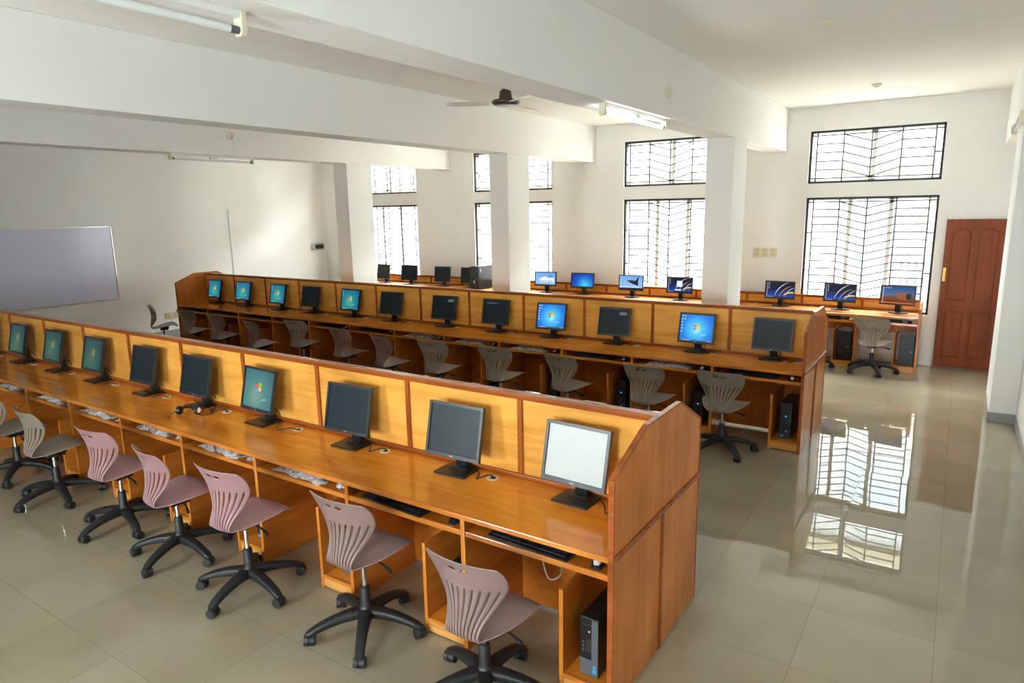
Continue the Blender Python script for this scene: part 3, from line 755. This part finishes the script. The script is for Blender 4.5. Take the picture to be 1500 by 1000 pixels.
tower('server_tower', 'large black server tower standing on the window desk by the middle column', 'computer', (-7.58, YB+.05, ZB+.001), 0, .20, .44, .46, 'server')

# ------------------------------------------------------------------ keyboards and mice
def kb_mesh():
    b = MB(); b.prism([(-.08, 0), (.08, 0), (.08, .022), (.05, .024), (-.08, .012)], 'x', -.222, .222); return b.mesh('keyboard_body', M['black'])
def keys_mesh():
    b = MB()
    for r in range(6):
        y = .062-r*.023-(0 if r else -.006)
        z = .012+(y+.08)*.012/.13
        for c in range(21):
            x = -.208+c*.0198
            b.box(x, x+.016, y-.009, y+.009, z-.002, z+.006)
    return b.mesh('keycaps', M['key'])
def keyboard(label, loc, rz, group):
    t = thing('keyboard', label, 'keyboard', loc, rz, group)
    link('keyboard_body', cached('kb', kb_mesh), t); link('keycaps', cached('keys', keys_mesh), t); return t
def mouse(label, loc, rz, group, white=False):
    t = thing('mouse', label, 'mouse', loc, rz, group)
    def body(mi, s=1.):
        prof = []
        b = MB(); n = 12; vs = []
        for i in range(9):
            u = i/8; yy = -.05+.1*u; w = .030*math.sin(PI*(.12+.76*u))**.5; h = .034*math.sin(PI*(.10+.80*u))**.7
            for k_ in range(n+1):
                a = PI*k_/n; vs.append((w*math.cos(a), yy, h*math.sin(a)))
        b.add(vs, [(i*(n+1)+k_, i*(n+1)+k_+1, (i+1)*(n+1)+k_+1, (i+1)*(n+1)+k_) for i in range(8) for k_ in range(n)], 0, True)
        b.add([vs[k_] for k_ in range(n+1)], [tuple(range(n+1))]); b.add([vs[8*(n+1)+k_] for k_ in range(n+1)], [tuple(range(n+1))])
        return b
    link('mouse_body', cached('mouse', lambda: body(0).mesh('mouse_body', M['black'])), t)
    if white: link('top_shell', cached('mousetop', lambda: body(0).xform(Matrix.Translation((0, -.008, .0065)) @ Matrix.Diagonal((.78, .72, .92, 1))).mesh('top_shell', M['white'])), t)
    return t
def wrapped(label, loc, rz, group, L=.46, D=.17, seed=0):
    rng = random.Random(seed); nx, ny = 46, 16
    b = MB(); vs = []
    ph = [rng.uniform(0, 6.28) for _ in range(8)]
    def hgt(u, v, x, y):
        e = min(1, 7*min(u, 1-u))*min(1, 5*min(v, 1-v))
        n_ = math.sin(x*70+ph[0]+3*math.sin(y*60+ph[1]))+.8*math.sin(y*130+x*60+ph[2])+.6*math.sin(x*150-y*90+ph[3])
        return .004+e*(.018+.005*n_)+rng.uniform(0, .002)
    for j in range(ny+1):
        for i in range(nx+1):
            u, v = i/nx, j/ny
            x = (u-.5)*L+.008*math.sin(v*9+ph[4]); y = (v-.5)*D+.010*math.sin(u*13+ph[5])
            vs.append((x, y, hgt(u, v, x, y)))
    b.add(vs, [(j*(nx+1)+i, j*(nx+1)+i+1, (j+1)*(nx+1)+i+1, (j+1)*(nx+1)+i) for j in range(ny) for i in range(nx)], 0, True)
    base = [(v[0], v[1], 0) for v in vs]
    rim = [i for i in range(nx+1)]+[j*(nx+1)+nx for j in range(1, ny+1)]+[ny*(nx+1)+i for i in range(nx-1, -1, -1)]+[j*(nx+1) for j in range(ny-1, 0, -1)]
    n = len(rim); b.add([vs[i] for i in rim]+[base[i] for i in rim], [(i, (i+1) % n, n+(i+1) % n, n+i) for i in range(n)]+[tuple(range(n, 2*n))])
    o = b.obj('wrapped_keyboard', M['film'], None, loc, rotz=rz)
    return tag(o, label, 'keyboard', group)
ZS = .6595
keyboard('black keyboard on the shelf below the blank white screen', (X1-.46, Y1+.096, ZS), -.03, 'bare keyboards on the front shelves')
keyboard('black keyboard on the second shelf from the aisle, front desk', (X1-P1-.50, Y1+.096, ZS), -.06, 'bare keyboards on the front shelves')
mouse('black and white mouse on the first shelf by the near end panel', (X1-.115, Y1+.075, ZS), .3, 'mice on the front shelves', True)
mouse('small dark mouse at the right of the second front shelf', (X1-P1-.10, Y1+.08, ZS), .1, 'mice on the front shelves')
for i in range(2, 9):
    xa = X1-i*P1
    wrapped('plastic wrapped keyboard on the %s shelf from the aisle, front desk' % ORD[i], (xa-.44-.01*(i % 3), Y1+.108, ZS), -.05+.03*(i % 2), 'wrapped keyboards on the front shelves', .46, .16, i)
    o = wrapped('small plastic wrapped mouse on the %s shelf from the aisle, front desk' % ORD[i], (xa-.105, Y1+.10, ZS), .3, 'wrapped mice on the front shelves', .10, .09, 20+i)
    o.name = 'wrapped_mouse'; o['category'] = 'mouse'
for i in range(12):
    xa = X2-i*P1
    if i in (1, 4, 5, 3):
        wrapped('plastic wrapped keyboard on the %s shelf from the aisle, middle desk' % ORD[i], (xa-.46, Y2+.108, ZS), .02, 'wrapped keyboards on the middle shelves', .45, .15, 40+i)
    else:
        keyboard('black keyboard on the %s shelf from the aisle, middle desk' % ORD[i], (xa-.46, Y2+.100, ZS), 0, 'bare keyboards on the middle shelves')
    if i < 8: mouse('black and white mouse on the %s shelf from the aisle, middle desk' % ORD[i], (xa-.115, Y2+.07, ZS), .2, 'mice on the middle shelves', True)
for i, lb in ((0, 'beside the brown door'), (1, 'second from the brown door')):
    xa = -.335+posts[i]
    keyboard('black keyboard on the window desk shelf '+lb, (xa-.42, YB+.115, .6495), 0, 'keyboards on the window desk')
    mouse('black mouse on the window desk shelf '+lb, (xa-.12, YB+.075, .6495), 0, 'mice on the window desk')
    o = MB().box(-.055, .055, -.04, .04, 0, .022).box(-.05, .05, -.035, .035, .022, .026).obj('paper_box', M['paper'], None, (xa-.215+.02, YB+.075, .6495), bevel=.003)
    o.location.x = xa-.16; o.location.y = YB+.17
    tag(o, 'small white box behind the mouse on the window desk shelf '+lb, 'box', 'white boxes on the window desk')

# headset on the front desk, fifth place
hs = thing('headset', 'black headset with white ear cups lying on the front desk', 'headset', (-4.72, 2.68, .751), .5)
arcp = [(.085*math.cos(a), .02+.085*math.sin(a), .03) for a in [-.3+i*(PI+.6)/16 for i in range(17)]]
MB().tube(arcp, .006, 8).obj('headband', M['black'], hs)
for sx in (-1, 1):
    ec = MB().cyl((sx*.083-.018*sx*0, -.015, .034), (sx*.058, -.015, .034), .033, .030, n=20).obj('ear_cup', M['black'], hs)
    MB().cyl((sx*.095, -.015, .034), (sx*.083, -.015, .034), .012, .024, n=20).obj('cup_cap', M['white'], ec)
MB().tube([(-.09, -.02, .03), (-.11, -.07, .02), (-.09, -.12, .012)], .0035, 6).obj('microphone_boom', M['black'], hs)
MB().tube(catmull([(.08, -.03, .01), (.13, -.05, .004), (.17, .03, .004), (.10, .10, .004), (.16, .14, .004), (.24, .10, .004)], 6), .003, 6).obj('cable', M['cable'], hs)

# white lead hanging in the first bay, part of the end computer
for o in list(col.objects):
    if o.name == 'computer_tower':
        MB().tube(catmull([(-.02, .30, .29), (-.03, .26, .42), (-.10, .14, .50), (-.19, .10, .48), (-.24, .16, .36), (-.30, .14, .34), (-.36, .18, .48), (-.37, .26, .55)], 6), .0035, 6).obj('cable', M['greycable'], o)

# ------------------------------------------------------------------ chairs
def shell_mesh(mat):
    prof = [(.222, .424), (.212, .438), (.188, .448), (.145, .452), (.09, .447), (.03, .437), (-.03, .424), (-.08, .412), (-.115, .405), (-.142, .405), (-.166, .414), (-.180, .433), (-.182, .462),
            (-.175, .50), (-.166, .54), (-.159, .58), (-.156, .62), (-.157, .655), (-.162, .69), (-.168, .718), (-.174, .738), (-.179, .752), (-.186, .768), (-.193, .782), (-.199, .792)]
    hw = [.160, .190, .207, .216, .214, .200, .176, .148, .122, .104, .093, .088, .090, .102, .124, .150, .176, .196, .208, .212, .211, .209, .204, .197, .186]
    us = [-1, -.955]
    for k_ in range(10):
        c = -.855+.19*k_; us += [c-.0155, c+.0155]
    us += [.955, 1]
    ncol = len(us)
    vs, fs = [], []
    for i, ((y, z), w) in enumerate(zip(prof, hw)):
        back = max(0, min(1, (z-.41)/.14)) if y < -.1 else 0
        for u in us:
            yy = y+back*.075*u*u*(1-.45*max(0, (z-.66)/.13))
            zz = z+(.018*u*u if not back and y < .17 else .004*u*u)*(1-back)-(.004*u*u*max(0, (z-.74)/.05) if back else 0)
            if i < 3: yy -= .03*abs(u)**3*(3-i)/3
            vs.append((u*w, yy, zz))
    for i in range(len(prof)-1):
        for j in range(ncol-1):
            slot = (j >= 2 and j % 2 == 0 and j < ncol-2)
            if slot and 9 <= i < 17: continue
            if i == 20 and j in (9, 10, 12, 13): continue
            fs.append((i*ncol+j, i*ncol+j+1, (i+1)*ncol+j+1, (i+1)*ncol+j))
    b = MB(); b.add(vs, fs, 0, True)
    o = b.obj('tmp', mat)
    import bmesh
    bm = bmesh.new(); bm.from_mesh(o.data); bmesh.ops.delete(bm, geom=[v for v in bm.verts if not v.link_faces], context='VERTS'); bm.to_mesh(o.data); bm.free()
    s = o.modifiers.new('s', 'SOLIDIFY'); s.thickness = .007; s.offset = 0
    ss = o.modifiers.new('ss', 'SUBSURF'); ss.levels = 1; ss.render_levels = 1
    dg = bpy.context.evaluated_depsgraph_get(); me = bpy.data.meshes.new_from_object(o.evaluated_get(dg)); bpy.data.objects.remove(o)
    me.polygons.foreach_set('use_smooth', [True]*len(me.polygons)); me.name = 'seat_shell'
    return me
def sweep_rect(path, sizes):
    """rounded-rectangle section swept along a path in the xz plane (x is along the leg)"""
    b = MB(); vs = []
    for (x, z), (w, h) in zip(path, sizes):
        for a in range(12):
            g = 2*PI*(a+.5)/12; c, s = math.cos(g), math.sin(g)
            e = .55
            vs.append((x, w/2*math.copysign(abs(c)**e, c), z+h/2*math.copysign(abs(s)**e, s)))
    n = 12; L = len(path)
    b.add(vs, [(i*n+k_, i*n+(k_+1) % n, (i+1)*n+(k_+1) % n, (i+1)*n+k_) for i in range(L-1) for k_ in range(n)], 0, True)
    b.add([vs[k_] for k_ in range(n)], [tuple(range(n))]); b.add([vs[(L-1)*n+k_] for k_ in range(n)], [tuple(range(n))])
    return b
def leg_mesh():
    return sweep_rect([(.015, .118), (.06, .120), (.12, .116), (.18, .106), (.235, .092), (.275, .078), (.300, .066), (.318, .060)],
                      [(.082, .056), (.072, .054), (.062, .050), (.056, .045), (.052, .041), (.049, .038), (.045, .035), (.028, .024)]).mesh('leg', M['chairblack'])
def caster_mesh():
    b = MB()
    for s in (-1, 1): b.cyl((0, s*.005, .030), (0, s*.028, .030), .030, .028, n=18)
    b.cyl((0, -.012, .032), (0, .012, .032), .022, n=14); b.cyl((.008, 0, .03), (.008, 0, .068), .010, n=10)
    return b.mesh('caster', M['rubber'])
SHELL = {k_: shell_mesh(M['shell_'+k_]) for k_ in ('mauve', 'taupe', 'grey')}
def bracket():
    b = MB(); b.box(-.07, .07, -.035, .08, .398, .420); b.prism([(-.05, .372), (.05, .372), (.06, .400), (-.06, .400)], 'y', -.05, .07); return b.mesh('seat_bracket', M['steel'])
def lever():
    return MB().tube([(.04, .02, .385), (.13, .01, .383), (.17, .0, .378), (.21, -.01, .372)], [.005, .005, .009, .009], 8).mesh('height_lever', M['chairblack'])
def office_chair(label, x, y, th, dz, ph, colour, group):
    t = thing('office_chair', label, 'chair', (x, y, 0), th, group)
    sh = link('seat_shell', SHELL[colour], t, (0, 0, dz))
    link('seat_bracket', cached('br', bracket), t, (0, 0, dz)); link('height_lever', cached('lv', lever), t, (0, 0, dz))
    link('gas_lift', cached('gl', lambda: MB().cyl((0, 0, .17), (0, 0, .376), .0135, n=16).mesh('gas_lift', M['chrome'])), t, (0, 0, dz))
    link('column_sleeve', cached('sl', lambda: MB().lathe([(.0, .090), (.043, .090), (.045, .135), (.033, .15), (.028, .160), (.026, .262), (.022, .268), (0, .268)], (0, 0), 20).mesh('column_sleeve', M['chairblack'])), t)
    for k_ in range(5):
        a = ph-th+2*PI*k_/5
        lg = link('leg', cached('leg', leg_mesh), t, (0, 0, 0), (0, 0, a))
        c = link('caster', cached('cast', caster_mesh), lg, (.300, 0, 0), (0, 0, (.5+1.7*k_+x*3) % 3.1))
    return t
CH1 = [(-1.652, 2.20, .008, -.023, .30, 'taupe', 'mauve grey slatted swivel chair in front of the blank white screen'), (-2.475, 2.252, .01, .04, .357, 'taupe', 'mauve grey slatted swivel chair second from the aisle, front desk'),
       (-3.372, 2.17, .051, .04, 1.163, 'mauve', 'pink mauve slatted swivel chair third from the aisle, front desk'), (-4.145, 2.191, -.14, -.01, .013, 'mauve', 'pink mauve slatted swivel chair fourth from the aisle, front desk'),
       (-4.907, 2.209, .082, -.005, 1.046, 'mauve', 'pink mauve slatted swivel chair fifth from the aisle, front desk'), (-5.868, 2.174, -.065, -.01, 1.082, 'grey', 'pale grey slatted swivel chair sixth from the aisle, front desk'),
       (-6.70, 2.21, .0, 0, .6, 'grey', 'brown grey swivel chair cut by the left edge of the photo')]
for x, y, th, dz, ph, c, lb in CH1: office_chair(lb, x, y, th, dz, ph, c, 'chairs at the front desk')
CH2 = [(-1.667, 5.938, .027, -.005, .456, 'grey'), (-2.366, 5.902, -.067, -.02, .2, 'grey'), (-3.235, 5.867, -.18, -.005, .7, 'grey'), (-4.032, 5.814, .049, .012, .1, 'grey'), (-4.831, 5.738, .052, .015, .9, 'grey'),
       (-5.588, 5.725, -.20, .003, .4, 'taupe'), (-6.479, 5.877, -.066, .002, .8, 'taupe'), (-7.46, 5.966, .061, .018, .3, 'grey'), (-8.021, 5.695, -.174, 0, .1, 'taupe'), (-9.19, 5.90, -.02, -.02, .5, 'taupe'), (-9.95, 5.88, .10, 0, .2, 'grey')]
for i, (x, y, th, dz, ph, c) in enumerate(CH2):
    office_chair('%s slatted swivel chair %s from the aisle at the middle desk' % ('dull mauve' if c == 'taupe' else 'grey brown', ORD[i]), x, y, th, dz, ph, c, 'chairs at the middle desk')
office_chair('grey swivel chair standing apart by the wall socket at the left wall', -10.80, 5.85, -.5, .01, .3, 'grey', 'chairs at the middle desk')
office_chair('grey beige swivel chair in front of the window desk near the door', -.84, 9.88, -.12, -.03, .1, 'grey', 'chairs at the window desk')
office_chair('grey beige swivel chair mostly hidden behind the middle desk end', -1.60, 9.80, 0, -.02, .36, 'grey', 'chairs at the window desk')

# ------------------------------------------------------------------ wall and ceiling fittings
wb = thing('whiteboard', 'large bluish whiteboard with aluminium frame on the left wall', 'whiteboard', (XL+.02, 4.735, 0))
MB().box(-.016, 0, -1.2, 1.2, .805, 2.06).obj('board_panel', M['board'], wb)
fr = MB()
fr.box(-.017, .006, -1.225, 1.225, .79, .81).box(-.017, .006, -1.225, 1.225, 2.05, 2.068).box(-.017, .006, -1.225, -1.205, .79, 2.068).box(-.017, .006, 1.205, 1.225, .79, 2.068)
fr.obj('frame', M['alu'], wb, bevel=.003)
for yy in (-1.21, 1.21):
    for zz in (.80, 2.058): MB().box(-.004, .009, yy-.022, yy+.022, zz-.022, zz+.022).obj('corner_cap', M['white'], wb, bevel=.004)

def socket_plate(label, loc, wall, w, h, n):
    t = thing('socket_plate', label, 'socket', loc, {'back': 0, 'left': PI/2}[wall], 'socket plates')
    MB().box(-w/2, w/2, -.014, 0, 0, h).obj('plate', M['cream'], t, bevel=.003)
    for i in range(n):
        cx = -w/2+w*(i+.5)/n
        for z0, z1 in ((.12, .47), (.53, .88)):
            q = MB().box(cx-w/n*.33, cx+w/n*.33, -.019, -.013, h*z0, h*z1).obj('outlet', M['outlet'], t, bevel=.002)
            g = MB(); zc = h*(z0+z1)/2
            for dx, dz in ((-.013, -.008), (.013, -.008), (0, .010)): g.cyl((cx+dx, -.0195, zc+dz), (cx+dx, -.0185, zc+dz), .004, n=8)
            g.obj('outlet_hole', M['cpugrey'], q)
    return t
socket_plate('cream triple socket plate on the window wall beside the right window', (-2.465, YW-.0, 1.445), 'back', .36, .145, 3)
socket_plate('cream socket plate low on the left wall behind the lone chair', (XL, 6.86, .315), 'left', .25, .12, 2)
dv = thing('wall_box', 'small grey box with a dark window high on the left wall', 'box', (XL+.016, 10.42, 1.40), PI/2)
MB().box(-.15, .15, -.09, 0, 0, .15).obj('housing', M['silver'], dv, bevel=.006)
MB().box(-.11, .13, -.094, -.088, .03, .12).obj('display', M['black'], dv, bevel=.002)

def tube_light(label, loc, L, lit, n_choke=True):
    t = thing('tube_light', label, 'light', loc, 0, 'tube lights')
    MB().box(-.022, .022, -L/2, L/2, -.028, 0).obj('batten', M['white'], t, bevel=.004)
    for s in (-1, 1):
        MB().prism([(-.026, 0), (.026, 0), (.026, -.075), (.016, -.092), (-.016, -.092), (-.026, -.075)], 'y', s*(L/2-.012), s*(L/2+.012)).obj('lamp_holder', M['cream'], t, bevel=.003)
    tu = MB().cyl((0, -L/2+.035, -.07), (0, L/2-.035, -.07), .0145, n=16).obj('tube', M['tubelit'] if lit else M['tube'], t)
    MB().cyl((0, -L/2+.012, -.07), (0, -L/2+.05, -.07), .0148, n=16).cyl((0, L/2-.05, -.07), (0, L/2-.012, -.07), .0148, n=16).obj('tube_cap', M['cpugrey'], tu)
    MB().box(-.02, .02, -.05, .05, -.052, -.026).obj('starter_box', M['cream'], t, bevel=.004)
    return t
tube_light('lit tube light under the nearest ceiling beam, left of the column', (-2.30, 5.33, 2.985), 1.24, True)
tube_light('unlit tube light under the farthest ceiling beam, above the whiteboard wall', (-8.57, 5.60, 3.02), 1.22, False)
tube_light('unlit tube light under the nearest ceiling beam at the top left', (-2.40, 1.12, 2.985), 1.24, False)
rl = tube_light('tube light cut by the right edge of the photo on the wall beam', (.332, 7.52, 2.925), 1.22, False)

def rose(label, loc, normal, wire=None):
    t = thing('junction_rose', label, 'junction box', loc, 0, 'round junction boxes')
    mt = MB().lathe([(0, 0), (.055, 0), (.055, .012), (.047, .02), (.032, .024), (.030, .036), (0, .038)], (0, 0), 24)
    R = Vector((0, 0, 1)).rotation_difference(Vector(normal)).to_matrix().to_4x4(); mt.xform(R)
    mt.obj('cover', M['cream'], t)
    if wire: MB().tube(catmull(wire, 6), .003, 6).obj('wire', M['white'], t)
    return t
rose('round junction box on the side of the nearest beam above the lit tube', (-2.235, 5.85, 3.20), (1, 0, 0), [(.03, 0, -.02), (.045, .02, -.10), (.03, .03, -.18), (-.04, .02, -.218)])
rose('round junction box on the farthest beam above the unlit tube', (-8.53, 5.85, 3.29), (1, 0, 0), [(.03, 0, -.03), (.03, .03, -.15), (.0, .03, -.27)])
rose('round cream box on the ceiling near the top right', (-1.0, 5.86, ZC), (0, 0, -1))
rose('round cream box on the ceiling nearer the right window', (-.975, 9.2, ZC), (0, 0, -1))

fan = thing('ceiling_fan', 'brown ceiling fan with white blades between two ceiling beams', 'fan', (-3.985, 5.93, 0))
MB().lathe([(0, ZC), (.055, ZC), (.05, ZC-.05), (.02, ZC-.07), (0, ZC-.07)], (0, 0), 20).obj('canopy', M['fanmetal'], fan)
MB().cyl((0, 0, 3.36), (0, 0, ZC-.05), .012, n=12).obj('rod', M['fanmetal'], fan)
MB().lathe([(0, 3.425), (.028, 3.425), (.058, 3.40), (.068, 3.33), (.07, 3.315), (0, 3.315)], (0, 0), 24).obj('lower_canopy', M['fanmetal'], fan)
mo = MB().lathe([(0, 3.325), (.07, 3.325), (.135, 3.310), (.142, 3.295), (.135, 3.275), (.10, 3.262), (0, 3.258)], (0, 0), 32).obj('motor', M['fanmetal'], fan)
MB().lathe([(0, 3.252), (.055, 3.254), (.08, 3.262)], (0, 0), 24).obj('motor_badge', M['silver'], mo)
for k_ in range(3):
    a = math.radians(-28+120*k_)
    b = MB()
    b.box(.12, .20, -.02, .02, 3.283, 3.289)
    vs = []
    for i in range(9):
        u = i/8; r = .17+.43*u; w = .055+.016*math.sin(PI*u*.9)-(.03*max(0, u-.85)/.15)
        vs += [(r, -w, 3.283-.012), (r, w, 3.283+.012), (r, -w, 3.288-.012), (r, w, 3.288+.012)]
    fs = []
    for i in range(8):
        q = 4*i; fs += [(q, q+1, q+5, q+4), (q+2, q+6, q+7, q+3), (q, q+4, q+6, q+2), (q+1, q+3, q+7, q+5)]
    fs += [(0, 2, 3, 1), (32, 33, 35, 34)]
    b.add(vs, fs)
    b.obj('blade', M['blade'], fan, rotz=a)

# ------------------------------------------------------------------ outside
ext = MB()
ext.box(-30, 14, 18, 19, -4, 7.4)
eb = ext.obj('exterior_building', M['facade']); tag(eb, 'pale neighbouring building seen through the windows', 'building')
la = MB().box(-1.02, .25, 14.95, 15.05, -.9, 1.50)
lo = la.obj('exterior_screen_wall', M['lattice']); tag(lo, 'pierced screen wall outside the right window', 'wall')
h = MB()
for r_ in range(5):
    for c_ in range(9):
        x = -.93+.125*c_; z = 1.06-.34*r_
        h.prism([(x, z), (x+.03, z-.11), (x+.06, z), (x+.03, z+.11)], 'y', 14.94, 14.96)
h.obj('screen_opening', M['hole'], lo)
be = MB().box(-.85, .15, 15.0, 15.1, 1.82, 2.25).obj('exterior_awning', M['facadebeige']); tag(be, 'beige shade panel outside above the screen wall', 'awning')
gr = MB().box(-40, 24, YW+.3, 40, -4.2, -4).obj('exterior_ground', M['earth']); tag(gr, kind='structure')

for i in range(9):
    x = -20+3.6*i
    q = MB().box(x, x+1.5, 17.96, 18.02, 3.9, 5.4).box(x, x+1.5, 17.96, 18.02, .4, 2.0)
    q.obj('window_band', M['facadedark'], eb)
MB().box(-30, 14, 17.7, 18.0, 2.75, 3.1).box(-30, 14, 17.7, 18.0, 6.3, 6.6).obj('sun_shade', M['facadebeige'], eb)

# ------------------------------------------------------------------ light
w = bpy.data.worlds.new('World'); scn.world = w; w.use_nodes = True
wt = w.node_tree; bg = wt.nodes['Background']; bg.inputs['Strength'].default_value = 20.
# overcast sky: whiter towards +Y, bluer towards -Y
tcw = wt.nodes.new('ShaderNodeTexCoord'); spw = wt.nodes.new('ShaderNodeSeparateXYZ'); mrw = wt.nodes.new('ShaderNodeMapRange'); mrw.inputs['From Min'].default_value = -.5; mrw.inputs['From Max'].default_value = .5
rw = ramp(wt, [(0, (.93, .98, 1.)), (1, (.985, .99, .965))])
wt.links.new(tcw.outputs['Generated'], spw.inputs[0]); wt.links.new(spw.outputs['Y'], mrw.inputs['Value']); wt.links.new(mrw.outputs[0], rw.inputs['Fac']); wt.links.new(rw.outputs['Color'], bg.inputs['Color'])
def portal(x0, x1, z0, z1, y, face):
    l = bpy.data.lights.new('portal', 'AREA'); l.shape = 'RECTANGLE'; l.size = x1-x0; l.size_y = z1-z0; l.cycles.is_portal = True
    o = bpy.data.objects.new('window_portal', l); col.objects.link(o); o.location = ((x0+x1)/2, y, (z0+z1)/2)
    o.rotation_euler = (-PI/2 if face > 0 else PI/2, 0, 0)
for x0, x1, a, b_, c, d in WINS:
    portal(x0, x1, a, b_, YW+WT+.02, 1); portal(x0, x1, c, d, YW+WT+.02, 1)
for x0, x1, z0, z1 in near_holes: portal(x0, x1, z0, z1, YN-WT-.02, -1)

# ------------------------------------------------------------------ camera
cam = bpy.data.cameras.new('Camera'); co = bpy.data.objects.new('Camera', cam); col.objects.link(co)
f, pit, rol, yaw, cz = 978.8665, .1939, -.018, -.5887, 2.2147
cam.sensor_fit = 'HORIZONTAL'; cam.sensor_width = 36; cam.lens = f/1500*36; cam.clip_start = .05; cam.clip_end = 200
fw = Vector((math.sin(yaw)*math.cos(pit), math.cos(yaw)*math.cos(pit), -math.sin(pit)))
rt = Vector((math.cos(yaw), -math.sin(yaw), 0)); up = rt.cross(fw)
r2 = rt*math.cos(rol)+up*math.sin(rol); u2 = -rt*math.sin(rol)+up*math.cos(rol)
mm = Matrix.Identity(4)
for i in range(3): mm[i][0], mm[i][1], mm[i][2] = r2[i], u2[i], -fw[i]
mm[2][3] = cz
co.matrix_world = mm
scn.camera = co

vs_ = scn.view_settings
scn.display_settings.display_device = 'sRGB'
vs_.view_transform = 'Standard'; vs_.look = 'None'; vs_.exposure = 1.68; vs_.gamma = 1.; vs_.use_curve_mapping = False
try:
    scn.cycles.use_denoising = True; scn.cycles.max_bounces = 10; scn.cycles.diffuse_bounces = 6; scn.cycles.glossy_bounces = 4; scn.cycles.transparent_max_bounces = 12
    scn.cycles.sample_clamp_indirect = 8.
except Exception: pass
